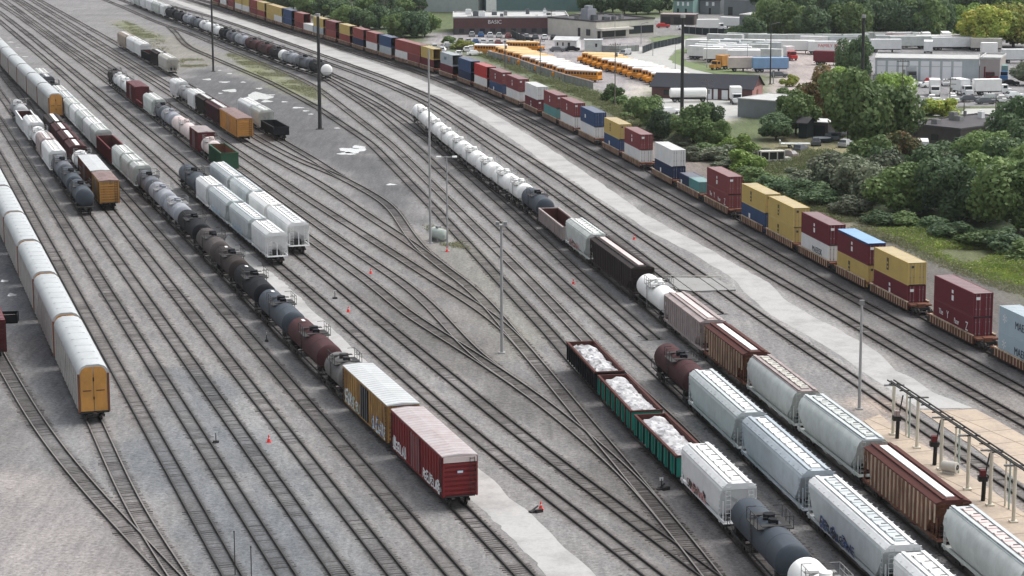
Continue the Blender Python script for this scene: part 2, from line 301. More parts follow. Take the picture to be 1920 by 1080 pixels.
def hopper_car(root,L,col,near=True,kind='flat',roof=None,hatch='brightwhite',graf=None,h=4.62,ribcol=None,trough=None):
    k=round(L*2)/2; w=1.57; roof=roof or col
    def body():
        b=MB()
        if kind=='round': half=[(-1.25,1.35),(-1.5,1.75),(-1.6,2.4),(-1.6,3.2),(-1.5,3.8),(-1.28,4.25),(-.95,h-.12)]
        elif kind=='rib': half=[(-1.5,1.35),(-1.5,4.15),(-1.42,4.3)]
        else: half=[(-1.3,1.35),(-1.52,1.6),(-w,2.0),(-w,3.9),(-1.45,4.15)]
        pr=half+[(-y,z) for y,z in half[::-1]]
        def inset(z): 
            t=max(0,min(1,(2.95-z)/1.6)); return .55+t*(2.3 if k>15 else 1.5)
        x1=[k/2-inset(z) for y,z in pr]; x0=[-x for x in x1]
        b.prism(pr,0,0,0,True,x0,x1)
        if kind=='rib':
            n=int(k/1.05)
            for i in range(n+1):
                x=-k/2+.7+i*(k-1.4)/n; zz=1.4 if abs(x)<k/2-2.4 else 2.6
                for s in (-1,1): a,c=sorted((s*1.49,s*1.6)); b.box(x-.09,x+.09,a,c,zz,4.2,1)
        return b.data('hopper_body',[P[col],P[ribcol or col]],kind=='round')
    obj('body',cached(('hb',k,col,kind,h,ribcol),body),root)
    def rf():
        b=MB(); 
        if kind=='rib': pr=[(-1.55,4.2),(-1.55,4.32),(-.9,h-.08),(.9,h-.08),(1.55,4.32),(1.55,4.2)]
        elif kind=='round': pr=[(-1.05,4.35),(-1.05,h-.1),(1.05,h-.1),(1.05,4.35)]
        else: pr=[(-1.5,4.02),(-1.5,4.18),(-1.1,h-.08),(1.1,h-.08),(1.5,4.18),(1.5,4.02)]
        b.prism(pr,-k/2+.45,k/2-.45)
        if near:
            n=int(k/1.4)
            for i in range(n+1):
                x=-k/2+.6+i*(k-1.2)/n
                for s in (-1,1): a,c=sorted((s*1.15,s*1.5)); b.box(x-.025,x+.025,a,c,4.3,4.36) if kind!='round' else None
        return b.data('hopper_roof',[P[roof]])
    obj('roof',cached(('hr',k,roof,kind,h,near),rf),root)
    def ht():
        b=MB(); x0,x1=-k/2+1.3,k/2-1.3; zt=h-.08
        if trough: b.box(x0,x1,-.36,.36,zt,zt+.1,0); 
        else:
            b.box(x0,x1,-.42,.42,zt,zt+.12,0)
            n=max(3,int(k/1.9))
            for i in range(n): x=x0+.6+i*(x1-x0-1.2)/(n-1); b.box(x-.3,x+.3,-.41,.41,zt+.12,zt+.17,0); b.box(x-.3,x-.22,-.1,.44,zt+.125,zt+.24,1); b.box(x-.1,x+.05,-.46,-.41,zt+.1,zt+.2,1)
        for s in (-1,1): 
            a,c=sorted((s*.62,s*.95)); b.box(-k/2+.5,k/2-.5,a,c,zt+.09,zt+.13,2)
            for i in range(int(k/2)): x=-k/2+.8+i*2; a,c=sorted((s*.6,s*.97)); b.box(x-.03,x+.03,a,c,zt,zt+.09,2)
        return b.data('roof_hatches',[P[hatch],P['steel'],P[roof]])
    obj('roof_hatches',cached(('hh',k,hatch,roof,h,trough),ht),root)
    def under():
        b=MB(); c=0
        for s in (-1,1):
            a,e=sorted((s*1.36,s*1.5)); b.box(-k/2+.15,k/2-.15,a,e,1.12,1.36,0)
            a,e=sorted((s*(k/2-.9),s*(k/2-.05))); b.box(a,e,-1.48,1.48,1.1,1.17,0)
            a,e=sorted((s*(k/2-.55),s*(k/2-.45)))
            for y in (-1.4,0,1.4): b.box(a,e,y-.06,y+.06,1.15,3.0,0)
            for y in (-1.0,1.0): ladder(b,s*(k/2-.35),y,1.2,h-.3,0,axis='y')
            b.box(*sorted((s*(k/2-2.2),s*(k/2-1.2))),-.5,.5,1.15,1.9,1)
            for y in (-1.58,1.58): ladder(b,s*(k/2-1.0),y,1.1,3.9 if near else 3.9,0)
        nb=3 if k<17 else 4
        if k<14: nb=2
        for i in range(nb):
            x=(i-(nb-1)/2)*(k-6.2)/max(1,nb-1); w2=min(1.5,(k-5.5)/nb/2)
            n=len(b.v); b.v+=[(x-w2,-1.35,1.4),(x+w2,-1.35,1.4),(x+w2,1.35,1.4),(x-w2,1.35,1.4),(x-.35,-.9,.45),(x+.35,-.9,.45),(x+.35,.9,.45),(x-.35,.9,.45)]
            for f in ((0,4,5,1),(1,5,6,2),(2,6,7,3),(3,7,4,0),(4,7,6,5)): b.f.append(tuple(n+j for j in f)); b.m.append(0)
        b.box(-k/2,k/2,-.2,.2,.85,1.1,1); coupler(b,k,1); return b.data('hopper_underframe',[P[col],P['frame']])
    obj('underframe',cached(('hu',k,col,h),under),root)
    if graf: graffiti(root,k,graf,z0=1.42,y=-1.6,x0=-k*.3,x1=k*.12,hh=.85)
    add_bogies(root,k,near)
def graffiti(root,k,cols,z0=1.2,y=-1.62,x0=None,x1=None,hh=1.5):
    x0=-k*.42 if x0 is None else x0; x1=k*.42 if x1 is None else x1; b=MB(); x=x0; rs=random.Random(int(k*10)+len(cols[0])+int(x0*7)); mi=0
    while x<x1:
        w=rs.uniform(.45,.8); hgt=hh*rs.uniform(.65,1.1); lean=rs.uniform(-.3,.3); t=rs.choice([.06,.09,.13])
        segs=rs.choice([[(0,0,0,1),(0,1,1,.7),(1,.7,0,.5),(0,.5,1,0)],[(0,0,.5,1),(.5,1,1,0),(.2,.4,.8,.4)],[(1,.9,0,.8),(0,.8,.2,.4),(.2,.4,1,.4),(1,.4,.7,0),(.7,0,0,.1)],[(0,1,0,0),(0,0,1,.1),(1,.1,1,1)],[(0,0,0,1),(0,1,1,1),(0,.5,.8,.5),(0,0,1,0)]])
        for (a,c,d,e) in segs:
            p=Vector((x+a*w+lean*c,0,z0+c*hgt)); q=Vector((x+d*w+lean*e,0,z0+e*hgt)); dd=(q-p).normalized(); nn=Vector((-dd.z,0,dd.x))*t
            b.quad([(v.x,y,v.z) for v in (p-nn,q-nn,q+nn,p+nn)],rs.randrange(len(cols)))
        x+=w*rs.uniform(.6,1.1)
    for i_ in range(len(b.f)):
        for vi in b.f[i_]: b.v[vi]=(b.v[vi][0],b.v[vi][1]-.002*(i_%9),b.v[vi][2])
    obj('graffiti',b.data('graffiti',[P[c] for c in cols]),root)
def boxcar(root,L,col,near=True,roof='roofgrey',door=None,graf=None,h=4.75,endc=None,strip=False):
    k=round(L*2)/2; w=1.55
    def body():
        b=MB(); b.box(-k/2+.25,k/2-.25,-w,w,1.0,h-.1); n=int(k/1.0)
        for i in range(n+1):
            x=-k/2+.35+i*(k-.7)/n
            if abs(x)>1.7:
                for s in (-1,1): a,c=sorted((s*(w-.01),s*(w+.07))); b.box(x-.07,x+.07,a,c,1.05,h-.2)
        for s in (-1,1): a,c=sorted((s*(w-.02),s*(w+.09))); b.box(-k/2+.25,k/2-.25,a,c,.95,1.15); b.box(-k/2+.25,k/2-.25,a,c,h-.28,h-.1)
        return b.data('boxcar_body',[P[col]])
    obj('body',cached(('bb',k,col,h),body),root)
    for s in (-1,1):
      def end():
            b=MB()
            x0,x1=sorted((s*(k/2-.25),s*(k/2-.13)))
            for i in range(7): z=1.25+i*(h-1.75)/7; b.box(x0,x1,-w+.12,w-.12,z,z+.22)
            x0,x1=sorted((s*(k/2-.26),s*(k/2-.1)))
            for y in (-w+.05,w-.05): b.box(x0,x1,y-.06,y+.06,1.0,h-.12)
            return b.data('boxcar_end',[P[endc or col]])
      obj('end_panel',cached(('be',k,endc or col,h,s),end),root)
    if strip:
        b=MB(); b.box(k/2-.26,k/2-.085,-w+.02,w-.02,h-.62,h-.14); obj('end_strip',b.data('strip',[P['pinkwhite']]),root)
        b=MB(); 
        b.box(k/2-.13,k/2-.108,-.25,.25,h-1.6,h-1.4)
        obj('end_marking',b.data('em',[P['inkpale']]),root)
    def rf():
        b=MB(); b.prism([(-w-.07,h-.12),(-w-.07,h-.02),(0,h+.1),(w+.07,h-.02),(w+.07,h-.12)],-k/2+.15,k/2-.15)
        n=int(k/.9)
        for i in range(n+1):
            x=-k/2+.3+i*(k-.6)/n
            for s in (-1,1):
                b.quad([(x-.06,s*w,h+.03),(x+.06,s*w,h+.03),(x+.06,0,h+.15),(x-.06,0,h+.15)],1)
        return b.data('boxcar_roof',[P[roof],P['lightgrey']])
    obj('roof',cached(('br',k,roof,h),rf),root)
    for s in (-1,1):
      def dr():
            b=MB(); a,c=sorted((s*(w+.03),s*(w+.12))); b.box(-1.5,1.5,a,c,1.15,h-.3)
            a,c=sorted((s*(w+.1),s*(w+.17)))
            for x in (-1.3,-.5,.5,1.3): b.box(x-.04,x+.04,a,c,1.2,h-.35,1)
            return b.data('boxcar_door',[P[door or col],P['steel']])
      obj('door',cached(('bd',door or col,h,s),dr),root)
    def under():
        b=MB(); b.box(-k/2+.2,k/2-.2,-.3,.3,.75,1.02); coupler(b,k)
        for s in (-1,1):
            b.box(*sorted((s*(k/2-2.4),s*(k/2-1.5))),-1.3,1.3,.8,1.0); ladder(b,s*(k/2-.6),-w-.12,1.0,h-.3); ladder(b,s*(k/2-.6),w+.12,1.0,h-.3); b.box(*sorted((s*(k/2-.2),s*(k/2+.1))),-1.3,1.3,1.02,1.08); ladder(b,s*(k/2-.04),1.1,1.0,h-.2,0,axis='y')
        return b.data('boxcar_underframe',[P['frame']])
    obj('underframe',cached(('bu',k,h),under),root)
    if graf:
        for g in graf: graffiti(root,k,g[0],z0=1.15,y=-w-.085,x0=g[1],x1=g[2],hh=g[3])
    add_bogies(root,k,near)
def autorack(root,L,near=True,endcol='amber'):
    k=round(L*2)/2; w=1.55; h=5.85
    def body():
        b=MB(); b.box(-k/2+.5,k/2-.5,-w,w,1.05,5.0)
        n=int(k/2.1)
        for i in range(n+1):
            x=-k/2+.55+i*(k-1.1)/n
            for s in (-1,1): a,c=sorted((s*(w-.01),s*(w+.06))); b.box(x-.06,x+.06,a,c,1.0,5.0)
        for z in (2.3,3.7):
            for s in (-1,1): a,c=sorted((s*(w-.01),s*(w+.03))); b.box(-k/2+.5,k/2-.5,a,c,z,z+.08)
        return b.data('rack_side',[P['rackside']])
    obj('side_panel',cached(('ab',k),body),root)
    def rf():
        b=MB(); pr=[(-w-.04,4.95)]
        for i in range(9): t=PI-i*PI/8; pr.append((math.cos(t)*(w+.04)*1.0 if abs(math.cos(t))>.99 else math.cos(t)*(w+.04),5.0+.95*min(1,math.sin(t)*1.12) if 0<i<8 else 5.0))
        pr.append((w+.04,4.95)); b.prism(pr,-k/2+.42,k/2-.42)
        for i in range(1,8): x=-k/2+i*k/8; b.box(x-.03,x+.03,-.9,.9,5.93,5.965)
        return b.data('rack_roof',[P['rackroof']],True)
    obj('roof',cached(('ar',k),rf),root)
    for s in (-1,1):
        def dr():
            b=MB(); x=s*(k/2-.5); x0,x1=sorted((x,x+s*.14))
            pr=[(-1.35,1.1),(-1.35,5.0),(-1.15,5.45),(-.8,5.68),(-.04,5.72),(-.04,1.1)]
            b.prism(pr,x0,x1,0); b.prism([(-y,z) for y,z in pr],x0,x1,0); x2,x3=sorted((x,x+s*.2))
            for y in (-1.52,1.52): b.box(x2,x3,y-.09,y+.09,1.0,5.0,1)
            for sy in (-1,1): a,c=sorted((sy*.25,sy*1.1)); b.box(*sorted((x+s*.14,x+s*.17)),a,c,3.2,3.28,2)
            b.box(*sorted((x+s*.14,x+s*.18)),-.06,.06,4.2,4.6,2); b.box(*sorted((x+s*.14,x+s*.18)),-.06,.06,2.3,2.6,2)
            return b.data('rack_door',[P[endcol],P['rust'] if s>0 else P['rackside'],P['frame']])
        obj('end_door',cached(('ad',k,s,endcol),dr),root)
    def under():
        b=MB(); b.box(-k/2+.4,k/2-.4,-w+.02,w-.02,.85,1.05); b.box(-k/2,k/2,-.3,.3,.7,.86); b.box(-k/2+4,k/2-4,-.8,.8,.5,.86); coupler(b,k); return b.data('rack_deck',[P['frame']])
    obj('underframe',cached(('au',k),under),root); add_bogies(root,k,near)
def gondola(root,L,col,near=True,load=False,h=2.95,inner='rustbrown',col2=None,rim=None):
    k=round(L*2)/2; w=1.5
    def body():
        b=MB()
        for s in (-1,1): a,c=sorted((s*(w-.06),s*w)); b.box(-k/2+.3,k/2-.3,a,c,1.05,h)
        for s in (-1,1): a,c=sorted((s*(k/2-.36),s*(k/2-.3))); b.box(a,c,-w+.06,w-.06,1.05,h)
        n=int(k/1.25)
        for i in range(n+1):
            x=-k/2+.45+i*(k-.9)/n
            for s in (-1,1): a,c=sorted((s*(w-.01),s*(w+.14))); b.box(x-.07,x+.07,a,c,1.0,h-.08,1 if (col2 and i%2) else 0)
        for s in (-1,1): a,c=sorted((s*(w-.1),s*(w+.15))); b.box(-k/2+.25,k/2-.25,a,c,h-.1,h+.12,2)
        for s in (-1,1): a,c=sorted((s*(k/2-.4),s*(k/2-.22))); b.box(a,c,-w+.12,w-.12,h-.06,h+.1,2)
        return b.data('gondola_body',[P[col],P[col2 or col],P[rim or col]])
    obj('body',cached(('gb',k,col,h,col2,rim),body),root)
    def fl():
        b=MB(); b.box(-k/2+.36,k/2-.36,-w+.06,w-.06,1.0,1.12)
        for s in (-1,1): b.box(-k/2+.38,k/2-.38,*sorted((s*(w-.12),s*(w-.065))),1.12,h-.11); b.box(*sorted((s*(k/2-.42),s*(k/2-.365))),-w+.12,w-.12,1.12,h-.07)
        return b.data('gondola_floor',[P[inner]])
    obj('floor',cached(('gf',k,inner,h),fl),root)
    def under(): b=MB(); b.box(-k/2,k/2,-.3,.3,.72,1.0); coupler(b,k); return b.data('gondola_underframe',[P['frame']])
    obj('underframe',cached(('gu',k),under),root)
    if load:
        b=MB(); nx,ny=int(k/.36),9; n0=len(b.v); rs=np.random.default_rng(int(k*3)); bx=rs.uniform(-k/2,k/2,60); by=rs.uniform(-1.2,1.2,60); bh=rs.uniform(.02,.3,60); br=rs.uniform(.4,.9,60)
        for i in range(nx+1):
            for j in range(ny+1):
                x=-k/2+1.0+i*(k-1.8)/nx; y=-1.3+j*2.6/ny+rs.normal(0,.05)*(0<j<ny); d2=((x-bx)/br)**2+((y-by)/br)**2; z=h-.22+float(np.max(bh*np.exp(-d2**2)))+rs.normal(0,.07)-(.35 if i in(0,nx) else 0)-.25*abs(y/1.3)**3; b.v.append((x,y,z))
        for i in range(nx):
            for j in range(ny): a=n0+i*(ny+1)+j; b.f.append((a,a+ny+1,a+ny+2,a+1)); b.m.append(0)
        e=n0; x0,x1=-k/2+1.0,k/2-.8
        b.quad([(x0,-1.3,1.1),(x0,1.3,1.1),b.v[n0+ny],b.v[n0]]); b.quad([(x1,-1.3,1.1),(x1,1.3,1.1),b.v[n0+nx*(ny+1)+ny],b.v[n0+nx*(ny+1)]])
        lo=obj('scrap_load',b.data('load',[P['load']]),None); return lo
    add_bogies(root,k,near)
ORD='zeroth first second third fourth fifth sixth seventh eighth ninth tenth eleventh twelfth thirteenth fourteenth fifteenth sixteenth seventeenth eighteenth nineteenth twentieth twenty-first twenty-second twenty-third twenty-fourth twenty-fifth twenty-sixth twenty-seventh twenty-eighth twenty-ninth thirtieth thirty-first thirty-second thirty-third thirty-fourth thirty-fifth'.split()
COLW=dict(red='red',darkred='dark red',maroon='maroon',brown='brown-grey',brown2='weathered grey-brown',black='black',bluegrey='dark blue-grey',grey='grey',lightgrey='light grey',silver='silver',silvergrey='worn dark silver',white='white',offwhite='off-white',brightwhite='bright white',cream='cream',pinkwhite='pinkish white',palegrey='pale grey',coolgrey='cool grey',tan='tan',yellow='rusty yellow',amber='amber yellow',rust='rust brown',rustpale='rust-streaked pale',rustbrown='rusty brown',pinkrust='faded pinkish',green='green',teal='teal and black')
KW=dict(tank='tank car',hop='covered hopper car',rib='ribbed covered hopper car',round='round-sided covered hopper car',box='boxcar',rack='autorack car',gon='open gondola car')
def train(line,name,near_mark,cars,group,dist_full=470):
    l=TR[line]; s=project(l,at(*near_mark)); total=len(cars)
    for i,c in enumerate(cars):
        kind,col,mk=c[0],c[1],c[2]; kw=c[3] if len(c)>3 else {}
        if len(mk)==2: mk=mk+({'tank':4.2,'box':4.85,'rack':5.9,'gon':3.0}.get(kind,4.6),)
        s2=project(l,at(*mk)); L=abs(s2-s)-1.0
        if L<5: print('SHORT',name,i,c,round(L,1)); L=8; 
        a=along(l,min(s,s2)+ (abs(s2-s)/2)-L/2); b=along(l,min(s,s2)+abs(s2-s)/2+L/2)   # a far, b near
        ctr=(a+b)/2; d=b-a; rz=math.atan2(d[1],d[0]); nr=ctr[1]<dist_full
        if i==0 : print(name,end=': ')
        print(round(L,1),end=' ')
        lab=f"{kw.pop('adj',COLW.get(col,col))} {KW[kind]}, {ORD[i+1]} from near end of {name}" if i<len(ORD)-1 else ''
        nm={'tank':'tank_car','hop':'covered_hopper','rib':'covered_hopper','round':'covered_hopper','box':'boxcar','rack':'autorack','gon':'gondola_car'}[kind]
        root=thing(nm,(ctr[0],ctr[1],ZR),rz,lab,KW[kind].split()[-2]+' '+KW[kind].split()[-1] if kind!='box' and kind!='rack' else {'box':'boxcar','rack':'autorack'}[kind],group)
        if kind=='tank': tank_car(root,L,col,nr,**kw)
        elif kind=='hop': hopper_car(root,L,col,nr,'flat',**kw)
        elif kind=='rib': hopper_car(root,L,col,nr,'rib',**kw)
        elif kind=='round': hopper_car(root,L,col,nr,'round',**kw)
        elif kind=='box': boxcar(root,L,col,nr,**kw)
        elif kind=='rack': autorack(root,L,nr,**kw)
        elif kind=='gon':
            lo=gondola(root,L,col,nr,**kw)
            if lo:
                lo.name='scrap_load'; lo.location=root.location; lo.rotation_euler=root.rotation_euler; tag(lo,f"pale bagged load in the {ORD[i+1]} car of {name}",'load','loads in the open gondola cars')
        s=s2
    print()
T='tank';Hh='hop';B='box';RB='rib';RO_='round';G_='gon'
train('L7','the long centre train',(861,861,4.85),[
 (B,'red',(749,764),dict(roof='roofpink',strip=True,graf=[(['inkwhite'],-8.8,-4.0,1.2),(['inkwhite'],2.6,8.6,.95)],adj='red graffitied')),
 (B,'yellow',(668,682),dict(roof='roofgrey',door='black',graf=[(['ltgreen','inkwhite'],-8.4,-2.2,1.5),(['inkpale','inkblue','inkwhite'],3.0,8.4,1.4)],adj='rusty yellow graffitied')),
 (T,'silvergrey',(622,655)),(T,'maroon',(560,591),dict(stripe=True)),(T,'bluegrey',(500,539),dict(stripe=True)),(T,'black',(455,493),dict(stripe=True)),(T,'brown',(413,458),dict(stripe=True)),(T,'brown2',(380,425)),
 (T,'black',(346,391)),(T,'lightgrey',(319,365)),(T,'lightgrey',(295,339)),(T,'grey',(269,318)),
 (Hh,'offwhite',(252,304)),(Hh,'offwhite',(237,290)),(Hh,'offwhite',(220,273)),(G_,'darkred',(205,252,4.0),dict(h=3.6)),
 (Hh,'offwhite',(187,234)),(Hh,'white',(174,221)),(Hh,'offwhite',(161,208)),(Hh,'white',(149,196)),(Hh,'offwhite',(138,184)),(Hh,'palegrey',(125,172)),(Hh,'offwhite',(111,161)),(T,'black',(99,149)),(Hh,'grey',(86,139)),(Hh,'offwhite',(73,129))],'cars of the long centre train')
train('L1','the near-left autorack train',(178,692,5.9),[('rack','pale grey-roofed',(126,594)),('rack','pale grey-roofed',(85,515)),('rack','pale grey-roofed',(50,454)),('rack','pale grey-roofed',(22,400)),('rack','pale grey-roofed',(-2,351)),('rack','pale grey-roofed',(-24,308))],'autoracks of the near left train')
train('L6','the far-left autorack train',(103,178,5.9),[('rack','white-roofed',(81,157)),('rack','white-roofed',(61,138)),('rack','white-roofed',(43,121)),('rack','white-roofed',(25,105)),('rack','white-roofed',(9,90)),('rack','white-roofed',(-6,76)),('rack','white-roofed',(-20,63))],'autoracks of the far left train')
train('L8','the shorter white hopper cut',(524,440,4.6),[(Hh,'white',(495,414)),(Hh,'palegrey',(450,381),dict(graf=['inkpale'])),(Hh,'palegrey',(414,350),dict(graf=['inkpale'])),(Hh,'white',(386,331)),(T,'bluegrey',(353,306))],'cars of the left white hopper cut')
train('L9','the bright white hopper cut',(567,421,4.6),[(Hh,'white',(514,387),dict(hatch='white')),(Hh,'brightwhite',(481,361)),(Hh,'palegrey',(441,334)),(Hh,'palegrey',(403,305))],'cars of the right white hopper cut')
train('L4','the left mixed cut',(160,358,4.2),[(T,'bluegrey',(136,334)),(T,'bluegrey',(116,311)),(T,'grey',(100,290)),(Hh,'white',(84,264)),(Hh,'pinkrust',(73,249)),(T,'white',(64,236)),(Hh,'white',(51,217)),(G_,'white',(38,202,4.2),dict(h=3.4)),(T,'silver',(21,186))],'cars of the left mixed cut')
train('L5','the yellow boxcar cut',(203,341,4.85),[(B,'yellow',(186,322),dict(roof='roofrust',endc='amber')),(B,'rust',(164,291),dict(roof='roofgrey')),(T,'white',(152,280)),(RB,'maroon',(132,262),dict(trough=True)),(RB,'maroon',(118,245),dict(trough=True)),(RB,'maroon',(104,231),dict(trough=True)),(RB,'brown',(88,214),dict(trough=True))],'cars of the yellow boxcar cut')
train('P','the green gondola cut',(423,289,4.1),[(G_,'green',(404,270,4.1),dict(h=3.9,inner='rust')),(T,'pinkwhite',(379,256)),(B,'darkred',(356,237),dict(roof='pinkrust')),(T,'pinkwhite',(325,216)),(T,'lightgrey',(300,202)),(T,'grey',(286,193)),(Hh,'offwhite',(262,176)),(G_,'darkred',(250,167,4.6),dict(h=2.0)),(B,'darkred',(233,152),dict(roof='darkred')),(T,'white',(217,143)),(T,'white',(206,137)),(T,'brown',(192,130))],'cars of the green gondola cut')
train('S4','the amber boxcar cut',(454,224,4.85),[(B,'amber',(418,203),dict(roof='roofrust')),(RB,'maroon',(391,188)),(RB,'brown',(370,177)),(Hh,'white',(352,168)),(T,'silver',(336,159)),(Hh,'white',(318,148))],'cars of the amber boxcar cut')
train('U1','the black gondola cut',(529,241,2.7),[(G_,'black',(503,226,2.7),dict(h=2.6,inner='black')),(Hh,'offwhite',(478,199)),(Hh,'white',(452,185))],'cars of the black gondola cut')
train('U1','the cream hopper cut',(320,111,4.6),[(Hh,'cream',(298,101)),(RB,'brown',(282,93)),(G_,'black',(266,84,4.6)),(Hh,'white',(254,77)),(Hh,'white',(240,69)),(Hh,'tan',(226,60))],'cars of the cream hopper cut')
train('w','the far black tank train',(603,123,4.2),[(T,'black',(578,111),dict(cap='brightwhite')),(T,'grey',(557,103)),(T,'lightgrey',(534,95)),(T,'black',(512,87),dict(cap='brightwhite')),(T,'maroon',(487,79)),(T,'maroon',(459,70)),(T,'lightgrey',(440,63)),(T,'grey',(424,57)),(T,'black',(410,52)),(T,'white',(392,45)),(T,'white',(374,38)),(T,'grey',(356,31)),(T,'lightgrey',(340,26)),(T,'black',(322,20)),(T,'black',(306,14)),(Hh,'white',(290,9)),(Hh,'offwhite',(274,4)),(Hh,'white',(258,-1)),(Hh,'white',(243,-5)),(Hh,'offwhite',(228,-9)),(Hh,'white',(212,-13))],'cars of the far black tank train')
train('G','the long right train',(1960,1075,4.6),[(RO_,'offwhite',(1796,947),dict(hatch='pinkwhite',roof='palegrey')),(RB,'rustpanel',(1649,831),dict(ribcol='rustpale',roof='rustbrown',trough=True,adj='heavily rusted')),(RO_,'offwhite',(1517,740),dict(hatch='offwhite',roof='palegrey')),(RO_,'offwhite',(1425,666),dict(hatch='cream',roof='pinkrust')),
 (RB,'rustpanel',(1340,606),dict(ribcol='rustpale',roof='rustbrown',trough=True,adj='red-roofed rusty')),(RB,'pinkrust',(1262,548),dict(roof='pinkrust',trough=True,hatch='pinkwhite')),(T,'brightwhite',(1210,510)),(RB,'brown',(1123,444),dict(roof='brown',hatch='pinkwhite',trough=True)),(Hh,'offwhite',(1076,410),dict(graf=['inkpink','inkdark'])),(G_,'pinkrust',(1031,391,3.0),dict(h=2.95,inner='rustbrown')),
 (T,'bluegrey',(988,350)),(T,'brightwhite',(962,334)),(T,'brightwhite',(934,313)),(T,'brightwhite',(905,291)),(T,'brightwhite',(876,271)),(T,'brightwhite',(852,254)),(T,'brightwhite',(830,236)),(T,'brightwhite',(810,220)),(T,'brightwhite',(788,194))],'cars of the long right train')
train('u','the teal gondola train',(1625,1145,4.2),[(T,'brightwhite',(1500,1035)),(T,'bluegrey',(1377,925)),(Hh,'white',(1307,830),dict(hatch='brightwhite',graf=['inkpink','inkdark'])),(G_,'teal',(1212,778),dict(load=True,col2='black',rim='rustbrown')),(G_,'teal',(1145,704),dict(load=True,col2='rustbrown',rim='rustbrown')),(G_,'black',(1083,642),dict(load=True,col2='black',rim='rustbrown'))],'cars of the teal gondola train')
train('w','the pale hopper train',(1850,1150,4.6),[(Hh,'white',(1703,1033)),(Hh,'palegrey',(1541,891),dict(hatch='palegrey',roof='white',graf=['inkblue','inkblack'],adj='graffitied pale grey')),(Hh,'coolgrey',(1416,781)),(Hh,'palegrey',(1313,693)),(T,'maroon',(1234,640))],'cars of the pale hopper train')
# ------------------------------------------------------------------ containers on well cars
def text(s,size,mat,parent,loc,rot,depth=.0,name='lettering',sx=1,align='CENTER'):
    cu=bpy.data.curves.new('t','FONT'); cu.body=s; cu.size=size; cu.align_x=align; cu.align_y='CENTER'; cu.extrude=.01
    o=bpy.data.objects.new('t',cu); C.objects.link(o); bpy.context.view_layer.update()
    me=bpy.data.meshes.new_from_object(o.evaluated_get(bpy.context.evaluated_depsgraph_get())); C.objects.unlink(o); bpy.data.objects.remove(o)
    me.materials.clear(); me.materials.append(P[mat]); t=obj(name,me,parent,loc); t.rotation_euler=rot; t.scale=(sx,1,1); return t
CL,CW_=12.19,1.22
def cont_data(L,hh):
    def f():
        b=MB(); n=int(L/.28); x0=-L/2+.12; dx=(L-.24)/n
        for s in (-1,1):
            pts=[]
            for i in range(n): pts+= [(x0+i*dx,s*(CW_-.01)),(x0+i*dx+dx*.4,s*(CW_-.01)),(x0+i*dx+dx*.5,s*(CW_-.05)),(x0+i*dx+dx*.9,s*(CW_-.05))]
            for (a,c) in zip(pts,pts[1:]): b.quad([(a[0],a[1],.15),(c[0],c[1],.15),(c[0],c[1],hh-.1),(a[0],a[1],hh-.1)][::(1 if s<0 else -1)])
            y0,y1=sorted((s*CW_,s*(CW_-.1)))
            b.box(-L/2,L/2,y0,y1,0,.16); b.box(-L/2,L/2,y0,y1,hh-.12,hh)
            for t in (-1,1): a,c=sorted((t*L/2,t*(L/2-.14))); b.box(a,c,y0,y1,.16,hh-.12)
        n=int(L/.9)
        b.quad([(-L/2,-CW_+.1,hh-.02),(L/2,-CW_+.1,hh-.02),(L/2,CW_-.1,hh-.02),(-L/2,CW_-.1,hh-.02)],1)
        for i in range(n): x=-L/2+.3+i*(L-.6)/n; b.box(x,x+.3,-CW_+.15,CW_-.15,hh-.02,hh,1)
        b.box(-L/2,L/2,-CW_+.1,CW_-.1,.1,.14); b.box(-L/2+.02,-L/2+.1,-CW_+.1,CW_-.1,.05,hh-.05)
        return b.data('container_body',[P['cRed'],P['cRed']])
    return cached(('ct',L,hh),f)
def door_data(hh,L):
    def f():
        b=MB(); x=L/2-.06
        b.box(x-.05,x,-CW_+.1,-.02,.08,hh-.08); b.box(x-.05,x,.02,CW_-.1,.08,hh-.08)
        for y in (-.85,-.4,.4,.85): b.tube((x+.04,y,.1),(x+.04,y,hh-.1),.028,1,6); b.box(x,x+.06,y-.06,y+.06,.9,1.05,1); b.box(x,x+.06,y-.06,y+.06,hh-.6,hh-.5,1)
        for z in (.7,1.3,1.9): b.box(x,x+.02,-CW_+.12,CW_-.12,z,z+.06,0)
        return b.data('container_door',[P['cRed'],P['steel']])
    return cached(('cd',L,hh),f)
def setmat(o,mats):
    for i,mm in enumerate(mats): o.material_slots[i].link='OBJECT'; o.material_slots[i].material=P[mm]
CN=dict(cYellow='yellow',cRed='red',cMaroon='dark red',cBrick='brick red',cBright='bright red',cBlue='blue',cNavy='navy blue',cWhite='white',cGrey='light grey',cMaersk='pale blue',cTeal='teal',cSky='pale blue')
